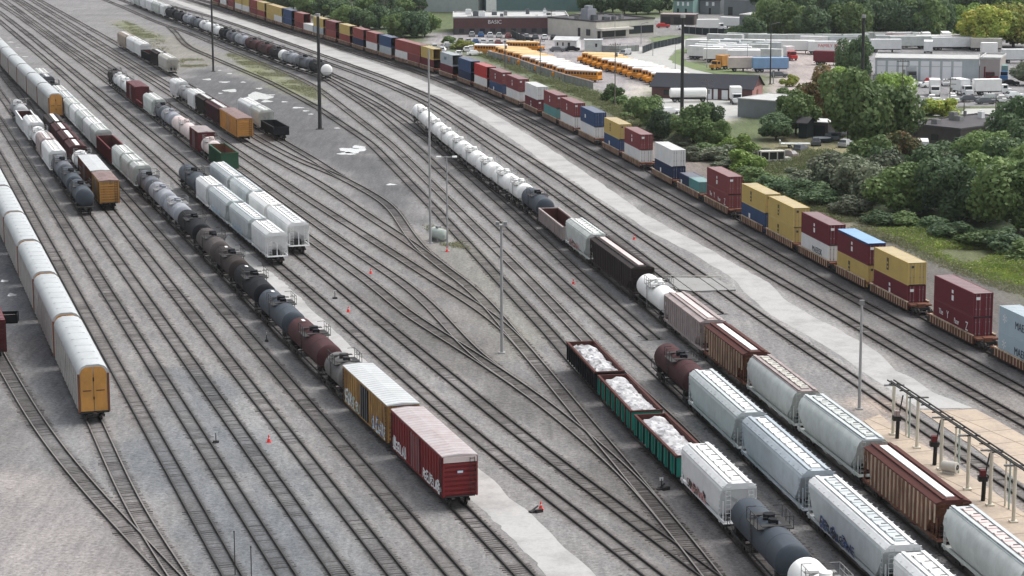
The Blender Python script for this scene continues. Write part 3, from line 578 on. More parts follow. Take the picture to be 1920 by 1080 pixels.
def container(p,rz,z,col,hh,L,label,text_=None,small=False,roofcol=None):
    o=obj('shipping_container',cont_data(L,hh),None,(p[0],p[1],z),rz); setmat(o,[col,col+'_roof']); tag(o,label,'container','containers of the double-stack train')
    if not small:
        d=obj('door',door_data(hh,L),o); setmat(d,[col,'steel'])
    rr=(PI/2,0,0)
    if text_:
        for (s,size,mat,x,zz,sx) in text_: text(s,size,mat,o,(x,-CW_-.012,zz),rr,sx=sx)
    elif not small and col in('cYellow',):
        b=MB(); b.box(-1.5,-.8,-CW_-.02,-CW_-.005,hh*.26,hh*.8,0); b.box(-1.38,-.92,-CW_-.022,-CW_-.018,hh*.36,hh*.44,1); b.box(-1.38,-.92,-CW_-.022,-CW_-.018,hh*.54,hh*.62,1)
        obj('logo',b.data('logo',[P['inkdark'],P['cYellow']]),o); b=MB(); b.box(L/2+.02,L/2+.035,-.75,-.45,hh*.75,hh*.86); obj('logo',b.data('logo',[P['inkdark']]),o)
    elif not small and col in('cMaroon','cRed','cBright'):
        for q_ in ((-.5,.1,-CW_-.02,-CW_-.005,hh*.3,hh*.52),(-.5,0,-CW_-.02,-CW_-.005,hh*.6,hh*.74),(L/2+.02,L/2+.035,-.9,-.4,hh*.72,hh*.84)):
            if hh>2.7: obj('logo',MB().box(*q_).data('logo',[P['inkwhite']]),o)
    elif not small and col in('cBlue','cNavy','cWhite'):
        b=MB(); b.box(-2.2,-1.4,-CW_-.02,-CW_-.005,hh*.35,hh*.6); obj('logo',b.data('logo',[P['inkwhite' if col!='cWhite' else 'inkpale']]),o)
    if roofcol:
        b=MB(); b.box(-L/2-.02,L/2+.02,-CW_-.02,CW_+.02,hh+.003,hh+.06); b.box(-L/2-.02,L/2+.02,-CW_-.03,-CW_-.015,hh-.22,hh+.05,1); b.box(L/2+.05,L/2+.065,-CW_,CW_,hh-.22,hh+.05,1); obj('tarpaulin',b.data('tarp',[P[roofcol],P['cNavy']]),o)
    return o
def well_data(L,near,col):
    def f():
        b=MB(); k=L
        for s in (-1,1):
            y0,y1=sorted((s*1.3,s*1.42)); b.box(-k/2+1.0,k/2-1.0,y0,y1,.35,1.35); y0,y1=sorted((s*1.28,s*1.5)); b.box(-k/2+1.0,k/2-1.0,y0,y1,1.3,1.42,1)
            n=int(k/.95)
            for i in range(n): x=-k/2+1.3+i*(k-2.6)/(n-1); y0,y1=sorted((s*1.41,s*1.48)); b.box(x-.07,x+.07,y0,y1,.4,1.3,1)
            x0,x1=sorted((s*(k/2-1.4),s*(k/2+.2))); b.box(x0,x1,-1.35,1.35,1.0,1.2); x0,x1=sorted((s*(k/2-.6),s*(k/2+.3))); b.box(x0,x1,-.5,.5,.85,1.3)
        for x in np.linspace(-k/2+1.6,k/2-1.6,5): b.box(x-.2,x+.2,-1.3,1.3,.3,.42)
        return b.data('well_frame',[P[col],P['rustpale']])
    return cached(('wl',L,col),f)
ln=TR['n5']; MA='cMaersk'
PAC=[('The',.8,'inkwhite',-3.6,1.9,1.0),('Pacer',.75,'inkwhite',.2,1.35,1.0)]
# (corner mark, top colour/height/text, bottom colour, kw)
ST=[((1874,576),MA,MA,dict(t=[('MAERSK',1.25,'inkblack',.6,1.45,1.0),('*',2.4,'inkwhite',-4.5,1.2,1)],b=[('MAERSK',1.25,'inkblack',.6,1.45,1.0),('*',2.4,'inkwhite',-4.5,1.2,1)])),
((1752,519),'cMaroon','cMaroon',dict(b=[('The',.95,'inkwhite',-3.7,1.75,.9),('Y',1.3,'inkwhite',-1.6,1.75,.8),('Pacer',.9,'inkwhite',1.2,1.5,.75),('Z',1.5,'inkwhite',4.3,1.5,.8)])),
((1639,466),'cYellow','cMaroon',{}),((1569,433),'cMaroon','cYellow',dict(roof='cSky')),((1503,400),'cMaroon','cWhite',dict(b=[('MAERSK',1.2,'inkblack',1.2,1.4,1.0)])),
((1444,370),'cYellow','cYellow',{}),((1390,346),'cYellow','cBlue',{}),((1326,315),'cRed','cRed',dict(b=[('The',.95,'inkwhite',-3.7,1.75,.9),('Y',1.3,'inkwhite',-1.6,1.75,.8),('Pacer',.9,'inkwhite',1.2,1.5,.75),('Z',1.5,'inkwhite',4.3,1.5,.8)])),
((1275,322),None,'cTeal',{}),((1226,268),'cWhite','cNavy',{}),((1174,240),'cRed','cWhite',{}),((1131,222),'cYellow','cBlue',{}),((1091,201),'cBlue','cWhite',{}),((1052,184),'cRed','cWhite',{}),((1020,170),'cRed','cTeal',{}),((987,155),'cWhite','cMaroon',{}),
((951,141),'cRed','cWhite',{}),((921,129),'cRed','cBlue',{}),((891,119),'cBright','cWhite',{}),((858,109),'cBlue','cNavy',{}),((826,98),'cGrey','cMaroon',dict(t=[('UNIT',1.2,'inkblue',-1,1.5,1)])),((793,87),'cYellow','cMaroon',{}),((767,80),'cBrick','cRed',{}),((742,74),'cBrick','cWhite',{}),((713,66),'cBlue','cGrey',{}),
((688,59),'cBrick','cWhite',{}),((663,52),'cBrick','cNavy',{}),((638,45),'cYellow','cBrick',{}),((615,38),'cRed','cBrick',{}),((596,32),'cYellow','cGrey',{}),((574,44),None,'cWhite',{}),((551,23),'cBrick','cRed',{}),((531,17),'cBlue','cBlue',{}),((515,12),'cYellow','cWhite',{}),((498,8),'cYellow','cYellow',{}),((482,3),'cYellow','cBrick',{}),((465,-1),'cBrick','cRed',{}),
((448,-5),'cYellow','cWhite',{}),((432,-9),'cYellow','cWhite',{}),((416,-13),'cBrick','cRed',{}),((401,-17),'cGrey','cWhite',{}),((386,-21),'cRed','cRed',{})]
prev=None
ss_=[]
for mk,tc,bc,kw in ST: ss_.append(project(ln,at(mk[0],mk[1],6.3 if tc else 3.4)))
print('stack spacing',[round(a-b,1) for a,b in zip(ss_,ss_[1:])])
hhN=2.9
for i,(mk,tc,bc,kw) in enumerate(ST):
    s0=ss_[i]                                  # far corner of the stack
    nxt=(ss_[i+1] if i+1<len(ss_) else s0-16)
    gap_near=(ss_[i-1]-s0) if i else 21
    L=12.19
    if mk in ((1874,576),(1752,519)): L=12.19 if True else L
    a=along(ln,s0); b=along(ln,s0+L); c=(a+b)/2; rz=math.atan2(b[1]-a[1],b[0]-a[0])
    wl=min(max(gap_near-1.0,13.2),15.6); wa=along(ln,s0-.6-(wl-L-1.2)/2); cc=along(ln,s0+L/2)
    near=c[1]<420
    w=thing('well_car',(cc[0],cc[1],ZR),rz,f"brown well car, {ORD[min(i+1,35)]} from near end of the container train" if i<35 else f"far brown well car under container stack, {['sixth','fifth','fourth','third','second','last','last'][min(i-35,6)]} before the picture top",'well car','well cars of the container train')
    obj('frame',well_data(round(wl*2)/2,near,'orange' if i<7 and False else 'wellbrown'),w)
    for s in (-1,1):
        o=obj('bogie',cached('bogie',bogie_data),w,(s*(wl/2+.1),0,0))
        if near:
            for t in (-.88,.88): obj('wheelset',cached('ws',wheelset_data),o,(t,0,0))
    nm=ORD[i+1] if i+1<=35 else 'far'
    tail=f"{nm} stack from container train near end" if i<35 else f"stack near the picture top, {['sixth','fifth','fourth','third','second','last','last'][min(i-35,6)]} of the train"
    small=c[1]>560
    z0=ZR+.45
    if tc is None and bc=='cTeal':
        for q,(cc2,off,lb) in enumerate((('cTeal',3.06,'pale teal'),('cTeal',-3.06,'dark teal'))):
            p=along(ln,s0+L/2+off); container(p,rz,z0,'cTeal' if q==0 else 'cNavy',2.6,6.06,f"{'pale teal short' if q==0 else 'dark short'} container low in the {nm} well, beside its pair",None)
    else:
        container(c,rz,z0,bc,hhN,L,f"{CN[bc]} container at bottom of {tail}" if tc else f"single low {CN[bc]} container, {tail.split(' stack')[0]} well from the near end",kw.get('b'),small)
        if tc: container(c,rz,z0+hhN+.02,tc,hhN,L,f"{CN[tc]} container on top of the {tail}",kw.get('t'),small,kw.get('roof'))
# ------------------------------------------------------------------ ground
def vnoise(x,y,sc,seed):
    r=np.random.default_rng(seed); g=r.uniform(-1,1,(128,128)); u=(x/sc)%127; v=(y/sc)%127; i=u.astype(int); j=v.astype(int); fu=u-i; fv=v-j; fu=fu*fu*(3-2*fu); fv=fv*fv*(3-2*fv)
    return (g[i,j]*(1-fu)+g[(i+1)%128,j]*fu)*(1-fv)+(g[i,(j+1)%128]*(1-fu)+g[(i+1)%128,(j+1)%128]*fu)*fv
def inpoly(px,py,poly):
    c=np.zeros(px.shape,bool); n=len(poly); j=n-1
    for i in range(n):
        xi,yi=poly[i]; xj,yj=poly[j]; m_=((yi>py)!=(yj>py)); 
        with np.errstate(divide='ignore',invalid='ignore'): c^=m_&(px<(xj-xi)*(py-yi)/(yj-yi+1e-12)+xi)
        j=i
    return c
gx=np.arange(-300,301,2.0); gy=np.arange(120,1300,2.0); GX,GY=np.meshgrid(gx,gy); nx_,ny_=len(gx),len(gy)
col=np.zeros((ny_,nx_,3)); col[:]=(.245,.241,.239)
wx=GX+vnoise(GX+500,GY,9,1)*2.2+vnoise(GX+500,GY,3,2)*.9; wy=GY+vnoise(GX+900,GY,9,3)*3.5+vnoise(GX+900,GY,3,4)*1.2
def zone(poly,c,w=1.0,px=True):
    pl=[tuple(at(*p)[:2]) for p in poly] if px else poly; msk=inpoly(wx,wy,pl)*w; col[:]=col*(1-msk[...,None])+np.array(c)*msk[...,None]
def nearline(line,a,b,c,w=1.0):
    l=line[::4]; pl=[tuple(p) for p in offset(l,a)]+[tuple(p) for p in offset(l,b)[::-1]]; zone(pl,c,w,False)
zone([(700,-60),(3000,-60),(3000,600),(1920,620),(1650,470),(1380,345),(1180,240),(900,112),(700,60),(300,-60)],(.13,.16,.08))
zone([(-400,-100),(500,-100),(300,-40),(500,20),(600,45),(760,80),(760,40),(600,0)],(.12,.15,.09),.6)
nearline(TR['n5'],3,11,(.2,.18,.17)); nearline(TR['n5'],8,14,(.27,.23,.21)); nearline(TR['n5'],13,17,(.17,.16,.13),.6)
zone([(1530,440),(1600,480),(1700,540),(1800,590),(1920,640),(1920,540),(1800,500),(1700,460),(1620,430),(1500,390)],(.16,.15,.14))
zone([(1560,440),(1640,470),(1700,500),(1690,480),(1600,440)],(.34,.26,.23),.7)
zone([(1540,330),(1600,385),(1700,405),(1800,425),(1940,455),(1940,280),(1760,260),(1640,290)],(.055,.075,.04))
zone([(1640,415),(1700,425),(1800,455),(1935,500),(1935,545),(1860,522),(1780,490),(1700,455),(1650,438)],(.13,.14,.075),.85)
zone([(1500,400),(1560,425),(1640,450),(1640,436),(1560,405)],(.3,.25,.22),.7)
nearline(TR['n5'],-2.5,3,(.125,.12,.12)); nearline(TR['n4'],-2.4,2.4,(.17,.165,.165),.85); nearline(TR['n3'],-2.5,2.5,(.2,.19,.185),.8)
zone([(800,62),(960,60),(1240,60),(1340,70),(1300,110),(1245,150),(1215,160),(1210,190),(1160,200),(1120,172),(900,100),(800,82)],(.34,.32,.325))
zone([(1180,150),(1225,170),(1225,190),(1385,190),(1390,225),(1300,240),(1225,215),(1165,195)],(.5,.47,.42))
zone([(1090,66),(1240,30),(1360,20),(1460,30),(1480,85),(1340,85),(1240,76)],(.26,.255,.25)); zone([(1215,70),(1290,66),(1292,74),(1222,80)],(.12,.17,.07),.8)
zone([(1480,85),(1640,90),(1640,110),(1560,200),(1440,200),(1430,160),(1450,130)],(.42,.37,.35))
zone([(1560,90),(1960,70),(1960,200),(1660,200),(1600,150)],(.27,.265,.27))
zone([(1300,70),(1480,85),(1480,140),(1420,140),(1300,110)],(.3,.27,.26))
zone([(1440,250),(1560,255),(1600,290),(1480,310),(1420,300)],(.24,.22,.13))
zone([(1270,225),(1200,200),(1060,165),(1000,150),(1010,140),(1110,165),(1160,200),(1230,240)],(.15,.18,.1))
# yard
zone([(-80,730),(40,800),(140,950),(280,1090),(250,1300),(-200,1300)],(.24,.226,.222))
zone([(-80,730),(30,800),(110,900),(60,900),(-80,830)],(.2,.195,.195),.7)
zone([(-80,860),(60,900),(180,1090),(-80,1200)],(.34,.318,.31),.6)
zone([(-60,400),(40,520),(110,660),(150,760),(130,800),(60,700),(0,640),(-60,600)],(.15,.155,.165))
zone([(60,700),(120,760),(190,880),(200,960),(150,900),(90,800)],(.27,.28,.29),.8)
zone([(230,830),(330,980),(420,1090),(760,1090),(640,940),(520,800),(400,700),(300,700),(330,800)],(.17,.185,.2),.9)
zone([(330,700),(420,820),(540,960),(470,960),(360,800)],(.33,.33,.325),.5)
zone([(398,650),(470,750),(600,930),(720,1090),(690,1090),(560,930),(440,770)],(.37,.37,.36),.7)
zone([(330,150),(398,125),(470,150),(600,205),(690,275),(760,350),(808,430),(780,425),(700,372),(625,315),(540,268),(470,235),(400,190)],(.135,.136,.14))
zone([(200,30),(300,60),(400,100),(420,122),(340,128),(300,100),(240,60),(150,10)],(.25,.24,.21),.8)
zone([(230,35),(270,52),(300,75),(260,72),(228,50)],(.19,.21,.11),.9); zone([(430,100),(500,122),(590,165),(590,198),(500,152),(430,112)],(.22,.235,.13),.9)
zone([(700,440),(830,440),(1000,640),(960,690),(900,650)],(.2,.19,.18),.7); zone([(640,500),(760,570),(900,650),(1000,730),(1110,830),(1330,1060),(1400,1200),(1290,1200),(1180,1000),(1040,850),(930,760),(800,660),(700,590)],(.14,.136,.13),.85); zone([(800,440),(870,440),(1010,600),(1000,690),(950,660)],(.26,.26,.23),.6)
zone([(1050,660),(1290,900),(1400,1000),(1560,1200),(1400,1200),(1200,930),(1060,740)],(.19,.18,.18),.7)
zone([(1560,755),(1650,740),(1700,795),(1940,975),(1960,1120),(1700,860)],(.46,.385,.33)); zone([(1790,700),(1930,760),(1930,860),(1800,760)],(.27,.25,.23),.6)
zone([(-300,-60),(220,-60),(230,30),(-60,200),(-300,330)],(.24,.237,.24),.5)
UP=[(270,-22),(320,-3),(380,15),(480,46),(593,80),(640,97),(730,127),(797,153),(864,180),(892,194),(997,257),(1049,290),(1110,332),(1210,402),(1335,470),(1440,530),(1470,560),(1540,602),(1615,640),(1648,662),(1680,695),(1715,710),(1752,737),(1826,765)]
LO=[(1722,766),(1670,730),(1615,695),(1565,660),(1502,622),(1440,587),(1370,520),(1310,482),(1222,435),(1160,395),(1110,365),(1030,312),(997,286),(897,219),(825,181),(797,172),(730,147),(640,114),(593,98),(480,59),(380,23),(310,-2),(255,-22)]
zone(UP+LO,(.36,.355,.345),.9)
nearline(TR['L7'],6.2,8.0,(.33,.325,.32),.0)
for _ in range(2):
    c2=col.copy(); c2[1:-1,1:-1]=(col[1:-1,1:-1]*4+col[:-2,1:-1]+col[2:,1:-1]+col[1:-1,:-2]+col[1:-1,2:])/8; col=c2
col*=(1+.09*vnoise(GX+400,GY,14,8)+.05*vnoise(GX+400,GY,4,9))[...,None]
def sample_tint(xy):
    u=np.clip((xy[:,0]-gx[0])/2,0,nx_-1.01); v=np.clip((xy[:,1]-gy[0])/2,0,ny_-1.01); i=u.astype(int); j=v.astype(int); fu=(u-i)[:,None]; fv=(v-j)[:,None]
    return (col[j,i]*(1-fu)+col[j,i+1]*fu)*(1-fv)+(col[j+1,i]*(1-fu)+col[j+1,i+1]*fu)*fv
def rawmesh(name,V,Fc,mat):
    me=bpy.data.meshes.new(name); me.from_pydata([tuple(v) for v in V],[],Fc); me.materials.append(mat); me.update(); return me
def vcol(me,c): a=me.color_attributes.new('tint','FLOAT_COLOR','POINT'); a.data.foreach_set('color',np.c_[c,np.ones(len(c))].astype(np.float32).ravel())
def tintmat(n,sc,lo,hi,st=.2):
    m,nt,bs=newmat(n); a=nt.nodes.new('ShaderNodeAttribute'); a.attribute_name='tint'; v=coords(nt,rnd=False)
    c=mix(nt,1.0,a.outputs['Color'],ramp(nt,noise(nt,v,sc,4,.75),.3,.72,(lo,lo,lo,1),(hi,hi,hi,1)),'MULTIPLY'); c=mix(nt,1.0,c,ramp(nt,noise(nt,v,.5,5,.7),.35,.65,(.8,.79,.79,1),(1.12,1.12,1.12,1)),'MULTIPLY')
    nt.links.new(c,bs.inputs['Base Color']); bs.inputs['Roughness'].default_value=.95; bs.inputs['Specular IOR Level'].default_value=.15; bump(nt,bs,noise(nt,v,9,3,.8),st,.06); P[n]=m
tintmat('track_ballast',3.2,.55,1.3,.4); tintmat('sleeper_timber',3,.7,1.2)
BEDW={'P':.95,'Q':.95,'R':.95,'S4':.92,'U1':.98,'U2':.98,'L0':.85,'L1':1.0,'n5':.75,'n4':.9,'n3':.85,'G':.85,'w':.92,'u':.92,'x':.92,'v':.95}
def build_track(k,line,i):
    root=bpy.data.objects.new('railway_track',None); C.objects.link(root); struct(root)
    z=.02+i*.0025; f=BEDW.get(k,1.0)
    d=np.gradient(line,axis=0); d/=np.linalg.norm(d,axis=1)[:,None]; nrm=np.c_[-d[:,1],d[:,0]]; nn=len(line)
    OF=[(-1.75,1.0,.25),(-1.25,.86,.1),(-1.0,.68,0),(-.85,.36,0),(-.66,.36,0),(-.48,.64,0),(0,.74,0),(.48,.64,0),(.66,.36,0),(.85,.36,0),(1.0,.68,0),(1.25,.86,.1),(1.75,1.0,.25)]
    m_=len(OF); V=np.zeros((nn,m_,3)); T_=np.zeros((nn,m_,3)); xs=np.arange(nn)*1.0; wob=vnoise(line[:,0]+500,line[:,1],6,60+i)
    for q,(o,sh,jit) in enumerate(OF):
        pos=line+nrm*(o+rng.normal(0,jit,nn)*.5+wob*jit)[:,None]; V[:,q,:2]=pos; V[:,q,2]=z if 0<q<m_-1 else .004+i*.0008
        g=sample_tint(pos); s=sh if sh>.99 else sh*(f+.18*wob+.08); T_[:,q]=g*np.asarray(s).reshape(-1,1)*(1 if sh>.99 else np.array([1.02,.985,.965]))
    Fc=[(a*m_+q,(a+1)*m_+q,(a+1)*m_+q+1,a*m_+q+1) for a in range(nn-1) for q in range(m_-1)]
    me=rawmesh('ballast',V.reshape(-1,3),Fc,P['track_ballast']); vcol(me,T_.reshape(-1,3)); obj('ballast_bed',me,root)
    L=np.linalg.norm(line[1]-line[0])*(nn-1); ss=np.arange(.3,L,.56); ss=ss[rng.random(len(ss))>.1]; idx=ss/(L/(nn-1)); R_=range(nn)
    x=np.interp(idx,R_,line[:,0]); y=np.interp(idx,R_,line[:,1]); dx=np.interp(idx,R_,d[:,0]); dy=np.interp(idx,R_,d[:,1])
    n=len(ss); hw=.115; hl=1.25+rng.normal(0,.06,n); pl=vnoise(x+500,y,11,90+i); zt=z+.006+np.clip(rng.normal(0,.012,n)+.018*pl,-.02,.04); sh=rng.normal(0,.04,n)
    V=np.zeros((n,8,3)); q=0
    for zz in (0,1):
        for (a,b) in ((-1,-1),(1,-1),(1,1),(-1,1)):
            V[:,q,0]=x+dx*hw*a-dy*(hl*b+sh); V[:,q,1]=y+dy*hw*a+dx*(hl*b+sh); V[:,q,2]=zt if zz else z-.05; q+=1
    g=sample_tint(np.c_[x,y]); br=(f*.5+.11*rng.normal(0,1,n)-.05*pl).clip(.16,.9); br=np.where(rng.random(n)<.06,.25,br)
    tc_=np.repeat((g*br[:,None]*np.array([1.0,.95,.92]))[:,None,:],8,1)
    fb=[(4,5,6,7),(0,1,5,4),(1,2,6,5),(2,3,7,6),(3,0,4,7)]
    me=rawmesh('sleepers',V.reshape(-1,3),[tuple(8*j+t for t in f_) for j in range(n) for f_ in fb],P['sleeper_timber']); vcol(me,tc_.reshape(-1,3)); obj('sleepers',me,root)
    for sd in (-.755,.755):
        V=[]
        for (o,zz) in ((-.075,z),(-.065,z+.2),(.065,z+.2),(.075,z)): V.append(np.c_[line+nrm*(sd+o),np.full(nn,zz)])
        V=np.stack(V,1).reshape(-1,3); Fc=[(4*j+a,4*j+4+a,4*j+4+b,4*j+b) for j in range(nn-1) for (a,b) in ((0,1),(1,2),(2,3))]
        Fc.append((0,1,2,3)); Fc.append((4*nn-1,4*nn-2,4*nn-3,4*nn-4)); me=rawmesh('rail',V,Fc,P['rail']); me.materials.append(P['railtop' if k in ('L0','L1','P','Q','R','S4','U1','U2','v') else 'rail']); me.polygons.foreach_set('material_index',[1 if q%3==1 and q<3*(nn-1) else 0 for q in range(len(Fc))]); obj('rail',me,root)
for i,(k,l) in enumerate(TR.items()): build_track(k,l,i)
V=np.c_[GX.ravel(),GY.ravel(),np.zeros(GX.size)]; ii=np.arange((ny_-1)*(nx_-1)); r0=ii//(nx_-1)*nx_+ii%(nx_-1)
Fg=np.c_[r0,r0+1,r0+nx_+1,r0+nx_]
me=bpy.data.meshes.new('ground'); me.vertices.add(len(V)); me.vertices.foreach_set('co',V.ravel()); me.loops.add(Fg.size); me.loops.foreach_set('vertex_index',Fg.ravel().astype(np.int32)); me.polygons.add(len(Fg)); me.polygons.foreach_set('loop_start',np.arange(0,Fg.size,4,dtype=np.int32)); me.polygons.foreach_set('loop_total',np.full(len(Fg),4,dtype=np.int32)); me.update(calc_edges=True)
ca=me.color_attributes.new('tint','FLOAT_COLOR','POINT'); ca.data.foreach_set('color',np.c_[col.reshape(-1,3),np.ones(len(V))].ravel())
m,nt,bs=newmat('gravel_ground'); a=nt.nodes.new('ShaderNodeAttribute'); a.attribute_name='tint'; v=coords(nt,rnd=False)
n1=ramp(nt,noise(nt,v,2.2,5,.85),.34,.66,(.5,.5,.5,1),(1.34,1.34,1.34,1)); c1=mix(nt,1.0,a.outputs['Color'],n1,'MULTIPLY')
mp=nt.nodes.new('ShaderNodeMapping'); mp.inputs['Rotation'].default_value=(0,0,-YA); mp.inputs['Scale'].default_value=(1,.09,1); tc=nt.nodes.new('ShaderNodeTexCoord'); nt.links.new(tc.outputs['Object'],mp.inputs['Vector'])
n2=ramp(nt,noise(nt,mp.outputs['Vector'],.9,6,.7),.32,.68,(.76,.765,.77,1),(1.13,1.125,1.12,1)); c1=mix(nt,1.0,c1,n2,'MULTIPLY')
n3=ramp(nt,noise(nt,v,.11,6,.7),.35,.65,(.86,.87,.885,1),(1.07,1.055,1.04,1)); c1=mix(nt,1.0,c1,n3,'MULTIPLY'); n4=ramp(nt,noise(nt,v,.75,4,.6),.64,.72,(1,1,1,1),(.6,.59,.58,1)); c1=mix(nt,1.0,c1,n4,'MULTIPLY')
nt.links.new(c1,bs.inputs['Base Color']); bs.inputs['Roughness'].default_value=.95; bs.inputs['Specular IOR Level'].default_value=.15
bump(nt,bs,noise(nt,v,7,3,.8),.35,.08)
me.materials.append(m); g=obj('ground',me); struct(g)
m,nt,bs=newmat('far_ground'); v=coords(nt,rnd=False); nt.links.new(mix(nt,ramp(nt,noise(nt,v,.02,4),.4,.6),(.08,.1,.06),(.16,.16,.13)),bs.inputs['Base Color']); bs.inputs['Roughness'].default_value=1
me=rawmesh('outer_ground',[(-6000,-2000,-.3),(6000,-2000,-.3),(6000,9000,-.3),(-6000,9000,-.3)],[(0,1,2,3)],m); struct(obj('outer_ground',me))
def slabmat(n,c,c2,sc=.25,joints=False):
    m,nt,bs=newmat(n); v=coords(nt,rnd=False); k=mix(nt,ramp(nt,noise(nt,v,sc,6,.7),.45,.7),c,c2); k=mix(nt,1.0,k,ramp(nt,noise(nt,v,3,4,.7),.3,.7,(.88,.88,.88,1),(1.08,1.08,1.08,1)),'MULTIPLY')
    if joints:
        br=nt.nodes.new('ShaderNodeTexBrick'); br.offset=0; br.inputs['Color1'].default_value=(1,1,1,1); br.inputs['Color2'].default_value=(.9,.9,.9,1); br.inputs['Mortar'].default_value=(.45,.42,.4,1); br.inputs['Scale'].default_value=1; br.inputs['Mortar Size'].default_value=.07; br.inputs['Brick Width'].default_value=4.5; br.inputs['Row Height'].default_value=4.5
        mp=nt.nodes.new('ShaderNodeMapping'); mp.inputs['Rotation'].default_value=(0,0,R(-20)); nt.links.new(v,mp.inputs['Vector']); nt.links.new(mp.outputs[0],br.inputs['Vector']); k=mix(nt,1.0,k,br.outputs['Color'],'MULTIPLY')
    nt.links.new(k,bs.inputs['Base Color']); bs.inputs['Roughness'].default_value=.9; P[n]=m
slabmat('concrete_light',(.41,.405,.395),(.27,.268,.262),.16); slabmat('concrete_tan',(.47,.385,.3),(.35,.29,.24),.35,True); slabmat('asphalt_pale',(.42,.42,.4),(.33,.33,.32)); slabmat('asphalt_grey',(.2,.2,.2),(.14,.14,.14)); slabmat('grass_mown',(.12,.17,.06),(.17,.2,.09),.6); slabmat('slab_grey',(.29,.29,.28),(.23,.23,.22)); slabmat('trough',(.13,.14,.16),(.09,.09,.1))
def sheet(name,poly,z,mat,jit=.25,px=True,th=0.0,label=None,step=2.0):
    w=[at(*p) if px else Vector((p[0],p[1],0)) for p in poly]; o=[]
    for a,b in zip(w,w[1:]+w[:1]):
        n=max(1,int((b-a).length/step))
        for i in range(n): p=a.lerp(b,i/n); w_=jit*2.2; nz=vnoise(np.array([p.x+500]),np.array([p.y]),5,71)[0]*w_; nz2=vnoise(np.array([p.x+500]),np.array([p.y]),1.6,72)[0]*w_*.4; o.append((p.x+nz+nz2,p.y+nz*.5,z))
    from mathutils.geometry import tessellate_polygon
    tri=tessellate_polygon([[Vector(q) for q in o]]); F_=[tuple(t) for t in tri]; V_=list(o)
    if th:
        n=len(o); V_+= [(x,y,z-th) for x,y,_ in o]; F_+=[(i,(i+1)%n,n+(i+1)%n,n+i) for i in range(n)]
    me=rawmesh(name,V_,F_,P[mat]); return struct(obj(name,me),label=label)
sheet('service_road',UP+LO,.012,'concrete_light',.09)
a_=[(l,s) for l,s in ((51.9,140),(52.0,200),(52.2,250),(52.2,300),(52.6,335))]; b_=[(l,s) for l,s in ((55.0,345),(55.8,300),(55.6,250),(55.6,200),(56.2,140))]
sheet('service_strip',[tuple(yl(*q)[:2]) for q in a_+b_],.010,'concrete_light',.12,px=False)
sheet('platform',[(1650,778),(1672,796),(1737,838),(1815,890),(1920,962),(1990,1010),(1990,1090),(1880,1000),(1700,860),(1620,790)],.06,'concrete_tan',.03,th=.08)
sheet('platform',[(1724,770),(1830,768),(1862,785),(1920,818),(2000,860),(2000,960),(1905,900),(1825,838)],.06,'concrete_tan',.02,th=.08)
sheet('track_pit',[(1690,783),(1728,786),(1830,846),(1930,916),(2000,962),(2000,1002),(1900,938),(1800,872)],.014,'trough',.05)
sheet('crossing_slab',[(1252,524),(1340,524),(1380,546),(1300,549),(1268,545)],.24,'slab_grey',.02,th=.24)
sheet('access_road',[(1130,108),(1160,98),(1200,88),(1235,82),(1290,73),(1360,66),(1330,78),(1290,85),(1265,95),(1253,108),(1262,118),(1300,130),(1340,139),(1290,142),(1235,140),(1200,128),(1170,118)],.02,'asphalt_pale',.1)
sheet('grass_island',[(1262,118),(1253,109),(1266,96),(1290,88),(1300,92),(1280,101),(1280,110),(1300,118),(1345,128),(1395,134),(1400,139),(1350,139),(1300,130)],.03,'grass_mown',.3)
sheet('yard_pavement',[(1800,212),(1812,204),(1895,203),(1902,222),(1895,240),(1850,232)],.02,'asphalt_pale',.1)
sheet('footpath',[(1225,176),(1390,192),(1420,185),(1450,180),(1440,200),(1385,222),(1300,226),(1220,205)],.015,'asphalt_pale',.2)
sheet('lawn',[(1215,72),(1290,68),(1290,73),(1225,78)],.03,'grass_mown',.2)
# puddles
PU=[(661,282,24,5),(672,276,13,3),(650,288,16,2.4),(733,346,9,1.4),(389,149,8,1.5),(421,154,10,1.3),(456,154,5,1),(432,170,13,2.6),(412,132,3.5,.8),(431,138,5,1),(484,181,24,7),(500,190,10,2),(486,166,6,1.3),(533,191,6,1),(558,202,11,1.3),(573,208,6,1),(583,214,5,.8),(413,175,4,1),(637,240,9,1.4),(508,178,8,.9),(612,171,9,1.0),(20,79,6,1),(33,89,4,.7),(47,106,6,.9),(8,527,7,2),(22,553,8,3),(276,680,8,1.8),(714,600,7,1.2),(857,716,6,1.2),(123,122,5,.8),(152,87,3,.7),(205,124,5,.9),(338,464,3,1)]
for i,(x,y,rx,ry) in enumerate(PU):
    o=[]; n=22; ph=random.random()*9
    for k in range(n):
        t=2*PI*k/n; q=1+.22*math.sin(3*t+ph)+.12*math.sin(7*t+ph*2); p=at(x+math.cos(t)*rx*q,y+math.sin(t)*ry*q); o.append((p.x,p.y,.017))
    struct(obj('puddle',rawmesh('puddle',o,[tuple(range(n))],P['water_glare'])))
